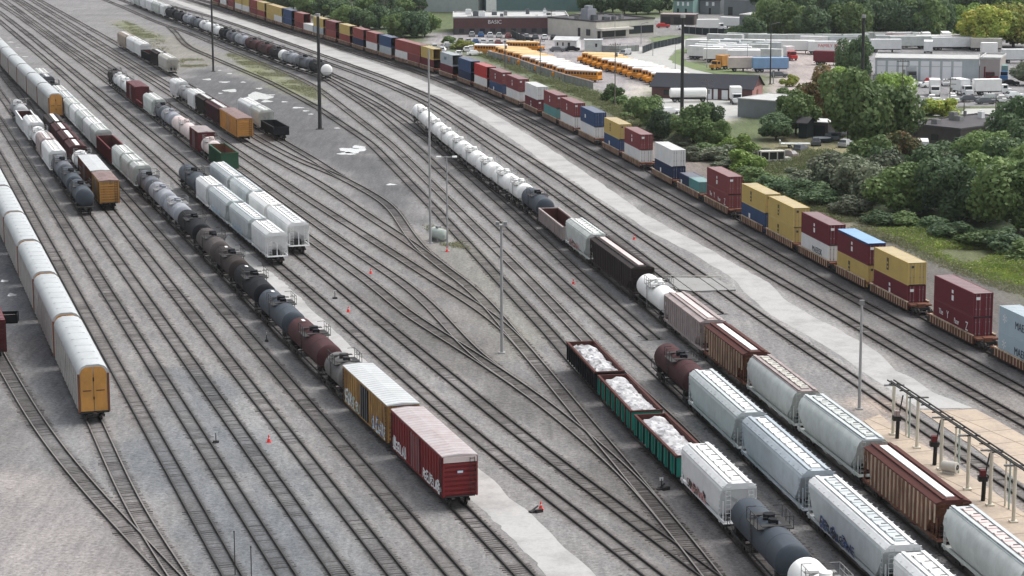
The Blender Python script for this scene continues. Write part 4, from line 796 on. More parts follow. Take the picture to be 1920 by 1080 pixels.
# ------------------------------------------------------------------ foliage
def crown_mesh(seed,nb=16,nl=230,ls=.06,flat=1.0):
    r=np.random.default_rng(seed); V=[];Fc=[]
    for b in range(nb):
        d=r.normal(size=3); d/=np.linalg.norm(d); rad=r.uniform(.2,.72); c=d*rad*np.array([1,1,.85]); br=r.uniform(.2,.42)
        q=r.normal(size=(nl,3)); q/=np.linalg.norm(q,axis=1)[:,None]; rr=br*r.uniform(.72,1.08,(nl,1)); p=c+q*rr
        nrm=q+r.normal(0,.55,(nl,3)); nrm/=np.linalg.norm(nrm,axis=1)[:,None]; t=np.cross(nrm,r.normal(size=(nl,3))); t/=np.linalg.norm(t,axis=1)[:,None]; u=np.cross(nrm,t); s=ls*r.uniform(.5,1.1,(nl,1))
        Q=np.stack([p-t*s-u*s*.5,p+t*s*.3-u*s*.8,p+t*s+u*s*.45,p-t*s*.25+u*s*.85],1); n0=sum(len(x) for x in V); V.append(Q.reshape(-1,3)); Fc+= [(n0+4*i,n0+4*i+1,n0+4*i+2,n0+4*i+3) for i in range(nl)]
    V=np.concatenate(V); V[:,2]=V[:,2]*flat; lo=V[:,2].min(); V[:,2]-=0
    me=bpy.data.meshes.new('crown'); me.from_pydata(V.tolist(),[],Fc); me.materials.append(P['leaf_mid']); me.update(); return me
CR=[crown_mesh(20+i,nb=22+i%3*4,nl=420) for i in range(6)]; BU=[crown_mesh(50+i,nb=14,nl=300,ls=.075) for i in range(3)]
def trunk_mesh():
    b=MB(); b.tube((0,0,0),(0.03,0,.6),.075,0,8,.045); b.tube((.03,0,.58),(0,.04,.95),.045,0,7,.02)
    for i in range(5): t=i*1.25; b.tube((.02,0,.42+.06*i),(math.cos(t)*.32,math.sin(t)*.32,.72+.05*i),.03,0,6,.012)
    return b.data('trunk',[P['trunk']])
TM=trunk_mesh()
TN={'leaf_dark':'dark green','leaf_mid':'mid green','leaf_light':'bright green','leaf_grey':'grey-green','leaf_yellow':'yellow-green','leaf_rust':'green tree with rusty tints'}
tcount=0
def tree(x,y,h,r,mat,where,bush=False):
    global tcount; tcount+=1
    p=at(x,y); kind=TN[mat] if mat!='leaf_rust' else 'rust-tinted green'
    root=thing('bush' if bush else 'tree',p,random.random()*6,f"{kind} {'bush' if bush else 'leafy tree'} {where}",'bush' if bush else 'tree','bushes beside the rail yard' if bush else 'trees beyond the rail yard')
    hc=h*(.42 if bush else .5); sz=h*(.55 if bush else .5)
    o=obj('crown',random.choice(BU if bush else CR),root,(0,0,hc),random.random()*6,(r*1.25,r*1.25,sz*1.2)); setmat(o,[mat])
    if not bush: obj('trunk',TM,root,(0,0,0),0,(h*.42,h*.42,h*.85))
    else: obj('stem',TM,root,(0,0,0),0,(h*.3,h*.3,h*.55))
D,M_,L_,Gy,Ye,Ru='leaf_dark','leaf_mid','leaf_light','leaf_grey','leaf_yellow','leaf_rust'
for a in [(1212,240,7.5,3.6,M_,'left of the tall dark mast by the container train'),(1236,262,6.5,3.4,D,'just left of the base of the tall dark mast'),(1300,272,8.5,4.2,M_,'just right of the tall dark mast'),(1330,255,7,3.2,D,'in front of the tan yard, second right of the tall mast'),(1344,275,5.5,3.2,M_,'low beside the pair right of the tall mast'),
 (1492,252,9,4.6,M_,'in front of the long grey shed, left of the black shed'),(1455,262,5.5,4,D,'below the left part of the long grey shed'),(1548,236,13,5.5,Ru,'tallest left part of the big clump before the trailer lot'),(1592,262,15,6.2,M_,'middle of the big clump before the trailer lot'),(1652,305,15.5,6.2,M_,'behind the pale wooden pole, right half of the big clump'),(1682,335,8.5,4.4,Ru,'at the right foot of the big clump'),(1604,156,12,4.4,D,'dark crown round the second tall mast, before the trailers'),(1573,190,9,4,L_,'light-topped, in front of the dark red trailer'),(1672,215,10,4.2,L_,'left edge of the white garage doors'),
 (1560,362,7,4.6,Gy,'left end of the thicket above the yellow containers'),(1612,385,8,5.2,Gy,'second in the thicket above the yellow containers'),(1650,350,8,4.5,D,'dark, behind the grey-green thicket'),(1690,405,8.5,5.4,M_,'lush, in front at the middle of the right thicket'),(1735,395,8,4.8,D,'right of the lush tree in the right thicket'),(1778,410,10.5,5.6,D,'dark, centre of the right thicket front'),(1815,425,10,5.2,D,'darkest front tree of the right thicket'),(1856,415,11,6,M_,'broad, near the right edge above the lush weeds'),(1908,440,11.5,6.2,M_,'at the right picture edge above the lush weeds'),(1950,440,11,6,M_,'half out of the picture at the right edge'),
 (1828,308,6,4.4,D,'in front of the flat dark roof at right'),(1785,325,6,4.4,D,'right of the white dump trailer'),(1870,330,9,5.6,M_,'behind the thicket near the right edge'),(1905,300,12,5.6,D,'tall dark, right edge below the pale pavement'),(1925,340,11,5.6,D,'second dark one at the right edge'),(1868,268,4.5,3.6,Gy,'small, right of the flat dark roof'),(1925,160,6.5,3.8,Gy,'at the right edge beside the truck lot'),
 (1850,92,13,8,Ye,'yellow-green giant behind the garages'),(1900,88,14,8.5,Ye,'yellow-green, rightmost behind the garages'),(1815,72,11,6,L_,'pale, left of the yellow-green giants'),(1945,60,13,8,L_,'in the upper right corner'),
 (1410,84,9,4.8,D,'dark, before the grey flat building top right'),(1378,74,4.5,3,D,'low, by the access road end'),(1440,72,13,6,M_,'left end of the wood behind the trailers')]:
    tree(*a)
for i_,a in enumerate([(1585,350,6,4.5,D),(1625,350,9,5,M_),(1662,372,8,5,Gy),(1745,360,9,5,D),(1840,362,10,5.4,M_),(1885,378,11,5.6,D),(1930,392,11,5.6,M_),(1795,362,7,4.6,Gy),(1640,262,11,5,M_),(1615,232,10,4.5,L_)]): tree(*a,['filling the front of the right thicket','inside the right thicket'][i_%2])
for i_,a in enumerate([(1655,422,2.6,3.2,D),(1700,428,2.6,3.4,M_),(1745,438,2.8,3.4,D),(1790,450,3,3.6,D),(1835,462,3,3.6,M_),(1880,474,3.2,3.8,D),(1925,488,3.2,3.8,M_),(1815,448,3,3.4,D),(1860,460,3.2,3.6,D)]): tree(*a,'along the foot of the right thicket above the lush weeds',bush=True)
for i_,a in enumerate([(1270,272,2.4,3.2,Gy),(1318,290,2.4,3.4,M_),(1362,314,2.2,3.4,Gy),(1400,334,2.2,3.4,M_),(1440,350,2.4,3.4,M_),(1490,366,2.8,3.6,D),(1545,388,3.2,3.8,D),(1600,402,3.4,3.8,Gy),(1240,242,3,3.2,M_),(1190,222,2.6,3,M_),(1215,262,2.6,3,Gy),(1490,345,3,3.6,Gy),(1420,300,2.6,3,Gy)]): tree(*a,'in the low hedge-like growth between container train and weeds',bush=True)
k=0
for yy,x0,x1,st in ((80,1470,1800,30),(52,1455,1900,36),(28,1440,1960,46),(4,1460,1990,60)):
    for x in range(x0,x1,st):
        k+=1; tree(x+random.uniform(-8,8),yy+random.uniform(-4,4),random.uniform(11,15),random.uniform(5,6.6),random.choice([D,D,M_]),'in the wood behind the white trailers')
for yy,x0,x1,st in ((18,505,585,22),(34,580,660,22),(54,650,740,22),(30,650,800,26),(12,600,900,32),(72,745,800,18),(-4,470,700,40)):
    for x in range(x0,x1,st): tree(x+random.uniform(-6,6),yy+random.uniform(-3,3),random.uniform(6,9.5),random.uniform(3.8,5.2),random.choice([D,D,M_]),'in the tree belt behind the far containers')
for x in range(1105,1245,22): tree(x,24+random.uniform(-3,3),random.uniform(7,10),4.6,D,'in the dark row behind the cream building')
for a in [(1150,190,4.2,2.6,M_,'lone spiky one beside the bus yard fence'),(1163,200,3,2.8,M_,'low, right of the lone spiky bush'),(1385,296,5,3.6,L_,'bright, left of the abandoned white van'),(1400,318,4.5,3.6,L_,'bright, below the bright bush by the white van'),(1340,300,3.5,4,Gy,'grey, right of the white container'),(1290,300,3,3.4,Gy,'grey, behind the white container on the train'),(1765,216,4.6,4.4,Ye,'yellow-green, in front of the parked box trucks'),(1742,214,3.6,3,Ye,'left half of the yellow-green pair by the box trucks'),(1480,160+2,3.4,2.2,Ye,'small yellow, beside the light poles of the tan lot'),(1470,200,4.5,3.2,M_,'above the right end of the grey shed'),(1410,345,3,3.6,M_,'in the weeds beyond the dark red containers'),(1450,362,3.4,3.8,D,'dark, in the weeds above the yellow containers'),(1505,372,3.8,4,D,'dark, left foot of the grey-green thicket'),(870,92,3.2,3.4,Ye,'behind the yellow container near the car park'),(840,84,2.8,3,M_,'left of the car park near the trees'),(1195,215,4,3.4,M_,'left of the white pickup by the mast'),(1265,250,4,3.2,M_,'at the foot of the tall dark mast')]:
    tree(*a,bush=True)
def scatter(name,polys,n,mat,hgt,size):
    V=[];Fc=[]
    for poly,cnt in polys:
        w=[tuple(at(*p)[:2]) for p in poly]; xs=[p[0] for p in w]; ys=[p[1] for p in w]; k=0
        while k<cnt*n:
            x=rng.uniform(min(xs),max(xs),400); y=rng.uniform(min(ys),max(ys),400); ok=inpoly(x,y,w)&(vnoise(x+500,y,5,33)+rng.uniform(-.5,.5,400)>-.1)
            for px,py in zip(x[ok],y[ok]):
                k+=1; hh=hgt*random.uniform(.3,1.1)*(1.2+vnoise(np.array([px+500]),np.array([py]),7,34)[0])
                for j in range(5):
                    a=random.random()*6.28; s=size*random.uniform(.5,1.1); cx=px+random.gauss(0,.4); cy=py+random.gauss(0,.4); z=random.random()*hh; n0=len(V); tx,ty=math.cos(a)*s,math.sin(a)*s; ex,ey,ez=random.gauss(0,.4)*s,random.gauss(0,.4)*s,s*.8
                    V+= [(cx-tx,cy-ty,z),(cx+tx,cy+ty,z+random.gauss(0,.1)),(cx+tx*.6+ex,cy+ty*.6+ey,z+ez),(cx-tx*.5+ex,cy-ty*.5+ey,z+ez*.8)]; Fc.append((n0,n0+1,n0+2,n0+3))
                if k>=cnt*n: break
    o=obj(name,rawmesh(name,V,Fc,P[mat])); struct(o,'stuff')
scatter('weeds',[([(1190,240),(1280,268),(1400,330),(1540,400),(1600,420),(1560,330),(1420,290),(1270,250),(1150,190),(1060,165)],5),([(1420,285),(1560,285),(1560,330),(1450,320)],2),([(880,92),(1000,140),(1130,180),(1180,210),(1130,200),(1000,150),(900,105)],2),([(1500,330),(1600,420),(1560,420),(1440,360)],1)],1500,'weed_green',.8,.2)
scatter('lush_weeds',[([(1640,408),(1700,415),(1800,438),(1935,480),(1935,545),(1860,526),(1780,496),(1700,460),(1650,440)],4),([(1380,260),(1440,300),(1420,330),(1370,310)],.8)],3200,'weed_lush',.7,.17)
scatter('dry_weeds',[([(1560,404),(1640,420),(1700,440),(1780,480),(1870,520),(1935,545),(1935,560),(1850,535),(1760,498),(1680,460),(1600,435)],2),([(1640,412),(1800,442),(1935,490),(1935,530),(1800,480),(1680,445)],1.2)],1200,'weed_pale',.7,.16)
scatter('yard_grass',[([(430,100),(500,122),(590,165),(600,190),(500,148),(425,106)],1.6),([(230,38),(262,50),(300,76),(255,70)],.4),([(205,45),(300,62),(330,120),(290,110),(240,62)],.5),([(335,110),(380,112),(390,128),(340,126)],.3),([(800,425),(850,440),(880,470),(830,460)],.25)],1500,'weed_pale',.3,.13)
# ------------------------------------------------------------------ buildings
def building(name,label,cat,p0,p1,depth,h,wall,roof,openings=(),gable=0,parapet=.4,extra=None,front=None):
    a,b=at(*p0),at(*p1); d=(b-a); L=d.length; rz=math.atan2(d.y,d.x); root=thing(name,a,rz,label,cat)
    bm=MB()
    if gable:
        bm.box(0,L,0,depth,0,h,bottom=False); bm.quad([(0,0,h),(0,depth,h),(0,depth/2,h+gable)]); bm.quad([(L,0,h),(L,depth/2,h+gable),(L,depth,h)])
    else: bm.box(0,L,0,depth,0,h,bottom=False)
    obj('wall',bm.data('wall',[P[wall]]),root); rb=MB()
    if gable:
        o=.5
        for s in (0,1):
            y0=-o if s==0 else depth+o; z0=h-o*gable/(depth/2)
            rb.quad([(-o,y0,z0+.05),(L+o,y0,z0+.05),(L+o,depth/2,h+gable+.05),(-o,depth/2,h+gable+.05)]); rb.quad([(-o,y0,z0-.12),(L+o,y0,z0-.12),(L+o,y0,z0+.05),(-o,y0,z0+.05)])
    else:
        rb.box(-.15,L+.15,-.15,depth+.15,h+.003,h+.12)
        for q in ((-.15,L+.15,-.16,.1),(-.15,L+.15,depth-.1,depth+.16),(-.16,.1,.1,depth-.1),(L-.1,L+.16,.1,depth-.1)): rb.box(q[0],q[1],q[2],q[3],h+.12,h+.12+parapet)
    obj('roof',rb.data('roof',[P[roof]]),root)
    for (x0,x1,z0,z1,mt,nm) in openings:
        ob=MB(); ob.box(x0*L,x1*L,-.08,.02,z0,z1); obj(nm,ob.data(nm,[P[mt]]),root)
    if extra: extra(root,L,depth,h)
    return root
def units(n,mat='steel'):
    def f(root,L,d,h):
        r=random.Random(n)
        for i in range(n):
            x=r.uniform(2,L-4); y=r.uniform(2,d-4); s=r.uniform(1,2.2); b=MB(); b.box(x,x+s,y,y+s,h+.12,h+.12+r.uniform(.8,1.6)); b.box(x+.2,x+s-.2,y+.2,y+s-.2,h+1.7,h+1.8); obj('roof_unit',b.data('unit',[P[r.choice(['steel','white','cargrey'])]]),root)
    return f
def brickx(root,L,d,h):
    units(9)(root,L,d,h); text('BASIC',1.7,'inkwhite',root,(L*.36,-.12,h-1.3),(PI/2,0,0),name='sign')
    b=MB(); b.box(0,L*.86,-.05,.01,0,1.9); obj('plinth',b.data('plinth',[P['roofdark']]),root)
    for i in range(9): b=MB(); b.box(L*(.05+i*.09),L*(.05+i*.09)+1.6,-.09,.01,.6,1.9); obj('window',b.data('window',[P['glass']]),root)
building('brick_warehouse','long brown brick warehouse with white lettering, behind the car park','warehouse',(850,65),(1066,64),26,5.3,'brick','roofflat',[(.87,.98,0,4.3,'wallgreen','loading_door')],extra=brickx)
building('pale_warehouse','huge pale grey-green warehouse wall above the tree belt','warehouse',(690,20),(896,24),45,16,'wallpale','roofflat',[])
def tealx(root,L,d,h): b=MB(); b.box(-.1,L*.1,-.12,.01,0,h-.1); obj('end_panel',b.data('panel',[P['white']]),root); b=MB(); b.box(L*.985,L,-.14,.01,0,h); obj('downpipe',b.data('pipe',[P['white']]),root)
building('teal_warehouse','tall teal metal warehouse with a white end strip','warehouse',(912,24),(1098,21),50,16,'wallgreen','roofflat',[],extra=tealx)
def creamx(root,L,d,h):
    units(7)(root,L,d,h); b=MB(); b.box(0,L*.55,-2.6,0,2.6,3.3); obj('canopy',b.data('canopy',[P['wallcream']]),root); b=MB(); b.box(3,6.5,8,11.5,h+.1,h+3.6); b.box(3.8,5.6,8.6,10.8,h+3.6,h+4.6); obj('roof_tower',b.data('tower',[P['lightgrey']]),root)
    b=MB(); b.box(-.1,.01,3,5,.8,2.8); obj('window',b.data('window',[P['glass']]),root); b=MB(); b.box(-.1,.01,8,9.2,0,3); obj('door',b.data('door',[P['frame']]),root)
building('cream_building','cream flat-roofed building with grey tower on its roof, beside the brick warehouse','building',(1118,73),(1227,66),26,5.2,'wallcream','roofdark',[(.56,.98,.9,3.4,'glass','window'),(.1,.5,.4,2.3,'glass','window'),(.02,.07,.0,2.4,'frame','door')],extra=creamx)
building('office_trailer','small white office trailer beside the school buses','office trailer',(1040,93),(1081,94),4.5,3.0,'white','roofgrey',[(.1,.16,1.2,2.2,'glass','window'),(.35,.41,1.2,2.2,'glass','window'),(.6,.7,1.0,2.2,'glass','window')],gable=.8)
building('white_shed','plain white shed right of the office trailer','shed',(1096,97),(1129,97),4.5,3.3,'offwhite','roofgrey',[(.6,.72,1.4,2.4,'glass','window')],parapet=.1)
building('brick_house','long dark-roofed brick house at the end of the bus yard','house',(1222,183),(1410,189),11,2.9,'brick','shingle',[(.53,.6,.1,2.5,'walldoor','garage_door'),(.62,.66,.1,2.6,'walldoor','door'),(.12,.18,.8,2.0,'glass','window'),(.45,.5,.8,2,'glass','window'),(.7,.76,.1,2.3,'walldoor','garage_door')],gable=2.6,
  extra=lambda r,L,d,h:(obj('gable_wall',MB().box(L+.003,L+.05,0.02,d-.02,.02,h-.02).data('gw',[P['pinkbrick']]),r),obj('window',MB().box(L+.05,L+.1,d*.4,d*.55,.6,2.2).data('w',[P['rust']]),r)))
gops=[]
for i in range(8): gops.append((.02+i*.105,.02+i*.105+.082,.05,3.6,'walldoor','roll_door')); gops.append((.02+i*.105,.02+i*.105+.082,3.75,5.0,'walldoor','panel'))
building('garage_row','long grey garage with a row of white roll-up doors','garage',(1640,150),(1835,153),14,5.5,'cGrey','roofflat',gops,parapet=.15)
building('garage_annex','plain pinkish annex at the right end of the white-doored garage','building',(1836,153),(1874,154),14,5.7,'wallpink','roofflat',[])
building('grey_shed','long low grey shed in front of the tan lot, half behind trees','shed',(1383,219),(1548,232),13,4.0,'wallgrey','roofflat',[(.6,.7,.2,2.6,'fencedark','door')],parapet=.1)
building('awning_shed','low shed with a white awning roof beside the black shed','shed',(1500,254),(1552,257),6,2.9,'roofdark','white',[(.1,.9,.1,2.3,'fencedark','opening')],parapet=.05)
building('black_shed','small tall black shed with a white box before it','shed',(1497,259),(1512,260),3.5,3.4,'fencedark','roofdark',[],gable=.8)
building('flat_building','low brown building with a large flat dark roof among the right trees','building',(1693,264),(1800,276),24,3.4,'brown2','roofdark',[(.2,.24,0,2.3,'frame','door'),(.5,.62,.8,2,'glass','window')],parapet=.25,extra=units(4))
building('teal_house','teal gabled house at the picture top behind the white trucks','house',(1262,27),(1299,28),9,5.6,'mint','shingle',[(.2,.3,3.2,4.6,'walldoor','window'),(.45,.55,3.2,4.6,'walldoor','window'),(.7,.8,3.2,4.6,'walldoor','window'),(.2,.3,.8,2.2,'glass','window'),(.6,.7,.8,2.2,'glass','window')],gable=3)
building('grey_house','grey gabled house right of the teal house','house',(1312,26),(1350,27),9,5.4,'wallgrey','shingle',[(.3,.42,3,4.4,'walldoor','window'),(.6,.72,3,4.4,'walldoor','window'),(.45,.55,0,2.2,'glass','door')],gable=3)
building('grey_block','grey flat-roofed building with two dark windows, left of the wood','building',(1386,66),(1446,68),12,6.4,'wallgrey','roofflat',[(.45,.52,3,5,'glass','window'),(.6,.75,2.6,5,'glass','window')],parapet=.2)
building('long_shed','long grey shed behind the grey flat-roofed building','shed',(1357,28),(1440,32),14,5.5,'wallgrey','lightgrey',[(.1,.2,0,3,'glass','door')],parapet=.1)
building('rust_shed','open-fronted shed with rusty roof behind the red car','shed',(1238,46),(1302,47),7,3.4,'brown2','pinkrust',[(.05,.3,.2,2.6,'frame','opening'),(.4,.65,.2,2.6,'frame','opening'),(.7,.95,.2,2.6,'frame','opening')],parapet=.1)
building('far_depot','pale far depot roofs at the upper right corner','building',(1760,24),(1925,26),30,7,'wallgrey','roofflat',[(.1,.9,3,4.2,'walldoor','panel')],parapet=.2)
# fences
def fence(pts,h,mat,label,posts=True,rail=None,cat='fence'):
    w=[at(*p) for p in pts]; root=thing('fence',w[0],0,label,cat); b=MB(); o=w[0]; pn=MB()
    for a,c in zip(w,w[1:]):
        d=(c-a); L=d.length; d.normalize(); n=Vector((-d.y,d.x,0))*.06; a2=a-o; c2=c-o
        q=[a2-n,c2-n,c2+n,a2+n]; V0=[(p.x,p.y,0) for p in q]+[(p.x,p.y,h) for p in q]; k=len(b.v); b.v+=V0
        for f in ((4,5,6,7),(0,1,5,4),(1,2,6,5),(2,3,7,6),(3,0,4,7)): b.f.append(tuple(k+j for j in f)); b.m.append(0)
        for i in range(int(L/3)+1): p=a2+d*min(L,i*3); pn.box(p.x-.12,p.x+.12,p.y-.12,p.y+.12,0,h+.12,0)
        if rail: pn.tube((a2.x,a2.y,h+.08),(c2.x,c2.y,h+.08),.13,1,6)
    obj('panels',b.data('fence',[P[mat]]),root); obj('posts',pn.data('posts',[P['steel'],P[rail or 'steel']]),root)
fence([(915,108),(960,120),(1010,138),(1060,154),(1112,168)],1.9,'fence','grey weathered fence with a pale top rail beside the parked buses',rail='pinkwhite')
fence([(960,70),(985,82),(1000,84)],2.2,'fencedark','black fence between the car park and the buses')
fence([(1205,100),(1225,92),(1280,80)],2.0,'fencedark','black curving fence along the access road')
fence([(1129,97),(1160,98),(1198,96)],1.8,'fence','low grey block wall right of the white shed')
fence([(1280,62),(1330,66),(1380,68)],2.2,'fencedark','dark fence under the white trucks at the picture top')
# ------------------------------------------------------------------ vehicles
def wheel_mesh(r=.5,w=.28):
    b=MB(); b.tube((0,-w/2,r),(0,w/2,r),r,0,14); b.tube((0,-w/2-.02,r),(0,w/2+.02,r),r*.5,1,10); return b.data('wheel',[P['rubber'],P['steel']])
def wheels(root,xs,w,r=.5):
    for x in xs:
        for s in (-1,1): obj('wheel',cached(('wh',r),lambda:wheel_mesh(r)),root,(x,s*w,0))
def bus(p,rz,label,roofm,group):
    root=thing('school_bus',p,rz,label,'school bus',group)
    def body(): 
        b=MB(); b.box(-5.6,4.2,-1.22,1.22,.55,2.75); b.prism([(-1.1,.6),(-1.15,1.5),(-.9,1.75),(.9,1.75),(1.15,1.5),(1.1,.6)],4.2,5.6); return b.data('bus_body',[P['bus']])
    obj('body',cached('busb',body),root)
    def rf(): b=MB(); b.prism([(-1.22,2.75),(-1.15,2.98),(-.8,3.12),(.8,3.12),(1.15,2.98),(1.22,2.75)],-5.55,4.15); return b.data('bus_roof',[P[roofm]])
    obj('roof',cached(('busr',roofm),rf),root)
    def win():
        b=MB()
        for s in (-1,1):
            a,c=sorted((s*1.2,s*1.235))
            for i in range(11): b.box(-5.2+i*.84,-5.2+i*.84+.64,a,c,1.85,2.5)
        b.box(4.18,4.225,-1.05,1.05,1.85,2.65); b.box(-5.63,-5.58,-.9,-.15,1.8,2.5); b.box(-5.63,-5.58,.15,.9,1.8,2.5); return b.data('bus_window',[P['glass']])
    obj('windows',cached('busw',win),root)
    def bar():
        b=MB(); 
        for s in (-1,1):
            a,c=sorted((s*1.2,s*1.24)); b.box(-5.55,4.1,a,c,1.45,1.52); b.box(-5.55,4.1,a,c,.95,1.0)
        b.box(5.55,5.75,-1.15,1.15,.5,.8); b.box(-5.75,-5.6,-1.15,1.15,.5,.75); b.box(5.58,5.63,-.6,.6,.85,1.4); return b.data('bus_trim',[P['frame']])
    obj('trim',cached('bust',bar),root); wheels(root,(-3.6,4.3),1.08,.5)
    for s in (-1,1): o=obj('headlight',cached('bush',lambda:MB().box(5.58,5.64,-.14,.14,1.0,1.25).data('hl',[P['inkwhite']])),root,(0,s*.85,0))
ORDB=ORD
def busrow(f0,f1,n,head,rm,name):
    a,b=at(*f0),at(*f1)
    for i in range(n):
        t=(i+random.uniform(-.12,.12))/(n-1); f=a.lerp(b,t)+Vector((random.uniform(-.5,.5),0,0)); rz=head+random.uniform(-.035,.035); c=f-Vector((math.cos(rz),math.sin(rz),0))*5.6
        bus(c,rz,f"orange school bus, {ORDB[i+1]} from the back in {name}",rm(i),'school buses parked in '+name)
busrow((922,106),(1050,150),14,R(150),lambda i:'busroofy' if i<6 else 'brightwhite','the row along the fence')
busrow((1083,118),(1216,158),13,R(157),lambda i:'busroofy' if i<4 else 'brightwhite','the row before the office')
bus(at(985,97),R(-15),'single orange school bus standing apart beside the black fence','busroofy','school buses standing apart')
bus(at(925,103),R(-20),'single orange school bus at the far left of the bus yard','brightwhite','school buses standing apart')
def car(p,rz,col,label,van=False):
    root=thing('parked_car' if not van else 'van',p,rz,label,'car' if not van else 'van','cars parked beyond the rail yard')
    def body(): 
        b=MB(); h=1.0 if not van else 1.2; b.prism([(-.88,.3),(-.92,.6),(-.86,h),(.86,h),(.92,.6),(.88,.3)],-2.25,2.25); 
        if not van: b.quad([(-1.9,-.75,1.0),(1.2,-.75,1.0),(.55,-.62,1.5),(-1.4,-.62,1.5)]); b.quad([(-1.9,.75,1.0),(-1.4,.62,1.5),(.55,.62,1.5),(1.2,.75,1.0)]); b.box(-1.4,.55,-.62,.62,1.48,1.53)
        else: b.box(-2.3,1.3,-.9,.9,1.2,2.15)
        return b.data('car_body',[P[col]])
    obj('body',cached(('car',col,van),body),root)
    def gl():
        b=MB()
        if not van: b.prism([(-.7,1.0),(-.6,1.47),(.6,1.47),(.7,1.0)],0,0,0,True,[-1.95,-1.42,-1.42,-1.95],[1.25,.6,.6,1.25])
        else: b.box(-.2,1.36,-.92,.92,1.45,1.95)
        return b.data('car_glass',[P['glass']])
    obj('windows',cached(('carg',van),gl),root); wheels(root,(-1.45,1.4),.82,.33)
cols=['white','silver','cargrey','brightwhite','black','silver','carblue','white','offwhite','cBrick']
cw2={'white':'white','silver':'silver','cargrey':'dark grey','brightwhite':'bright white','black':'black','carblue':'blue','offwhite':'off-white','cBrick':'red'}
cars=[]
for i in range(9): cars.append((838+i*15+random.uniform(-2,2),88+i*2.2,cols[i%10],R(100),'in the front row of the car park'))
for i in range(11): cars.append((850+i*14,80+i*.6,cols[(i+3)%10],R(95),'in the middle row of the car park'))
for i in range(10): cars.append((885+i*17,68+i*.7,cols[(i+5)%10],R(92),'parked along the brick warehouse front'))
for x,y,c,a,w in [(1045,97,'cargrey',R(5),'beside the office trailer, left one'),(1072,96,'black',R(20),'between the office trailer and white shed'),(1173,103,'silver',R(60),'at the foot of the black curving fence'),(1168,97,'brightwhite',R(10),'beside the low grey block wall'),(1243,52,'cBright',R(0),'before the rusty-roofed shed'),(1282,56,'white',R(0),'right of the red car at the picture top'),
  (1748,190,'brightwhite',R(-95),'parked nose to camera under the white box truck'),(1786,187,'brightwhite',R(-100),'parked nose to camera beside the second box truck'),(1860,188,'offwhite',R(-10),'in front of the white motorhome'),(1902,184,'white',R(15),'at the right edge of the truck lot'),(1793,157,'white',R(0),'long, before the garage doors'),(1744,158,'cBright',R(-80),'before the third garage door'),(1700,157,'cargrey',R(-70),'before the first garage door'),(1225,210,'brightwhite',R(-30),'beside the tall dark mast, in the tan yard'),(1255,214,'white',R(20),'hidden behind the tall dark mast'),(1460,145,'cargrey',R(0),'low flat, by the pale blue trailer')]: cars.append((x,y,c,a,w))
for x,y,c,a,w in cars: car(at(x,y),a,c,f"{cw2.get(c,'bright red')} car {w}")
def boxtruck(p,rz,L,col,label,cab=None,group=None,txt=None,h=2.8,w=1.25):
    root=thing('box_truck' if cab else 'semi_trailer',p,rz,label,'box truck' if cab else 'trailer',group or 'trailers and box trucks in the lots')
    def body():
        b=MB(); b.box(-L/2,L/2,-w,w,1.05,1.05+h)
        for i in range(int(L/1.2)+1):
            x=-L/2+.05+i*(L-.1)/int(L/1.2)
            for s in (-1,1): a,c=sorted((s*(w-.01),s*(w+.03))); b.box(x-.03,x+.03,a,c,1.05,1.05+h)
        return b.data('trailer_body',[P[col]])
    obj('body',cached(('tb',L,col,h,w),body),root)
    def ch(): b=MB(); b.box(-L/2+.3,L/2-.3,-.5,.5,.75,1.05); b.box(-L/2,-L/2+.1,-1,1,.5,.65); b.box(L/2-2.6,L/2-2.4,-.8,-.6,0,1); b.box(L/2-2.6,L/2-2.4,.6,.8,0,1); return b.data('chassis',[P['frame']])
    obj('chassis',cached(('tch',L),ch),root)
    b=MB(); b.box(-L/2-.04,-L/2-.003,-w+.1,w-.1,1.15,.95+h); obj('rear_door',b.data('rd',[P[col]]),root)
    wheels(root,(-L/2+1.2,-L/2+2.4) if L>9 else (-L/2+1.6,),1.05,.5)
    if cab:
        b=MB(); b.box(L/2+.15,L/2+1.7,-1.05,1.05,.6,2.5); b.prism([(-.95,.6),(-.95,1.5),(.95,1.5),(.95,.6)],L/2+1.7,L/2+2.7); obj('cab',b.data('cab',[P[cab]]),root); b=MB(); b.box(L/2+1.68,L/2+1.74,-.9,.9,1.6,2.35); b.box(L/2+.5,L/2+1.5,-1.07,1.07,1.65,2.3); obj('windscreen',b.data('ws',[P['glass']]),root); wheels(root,(L/2+1.5,),.95,.45)
    if txt: text(txt,1.3,'inkred',root,(.6,-w-.04,2.6),(PI/2,0,0))
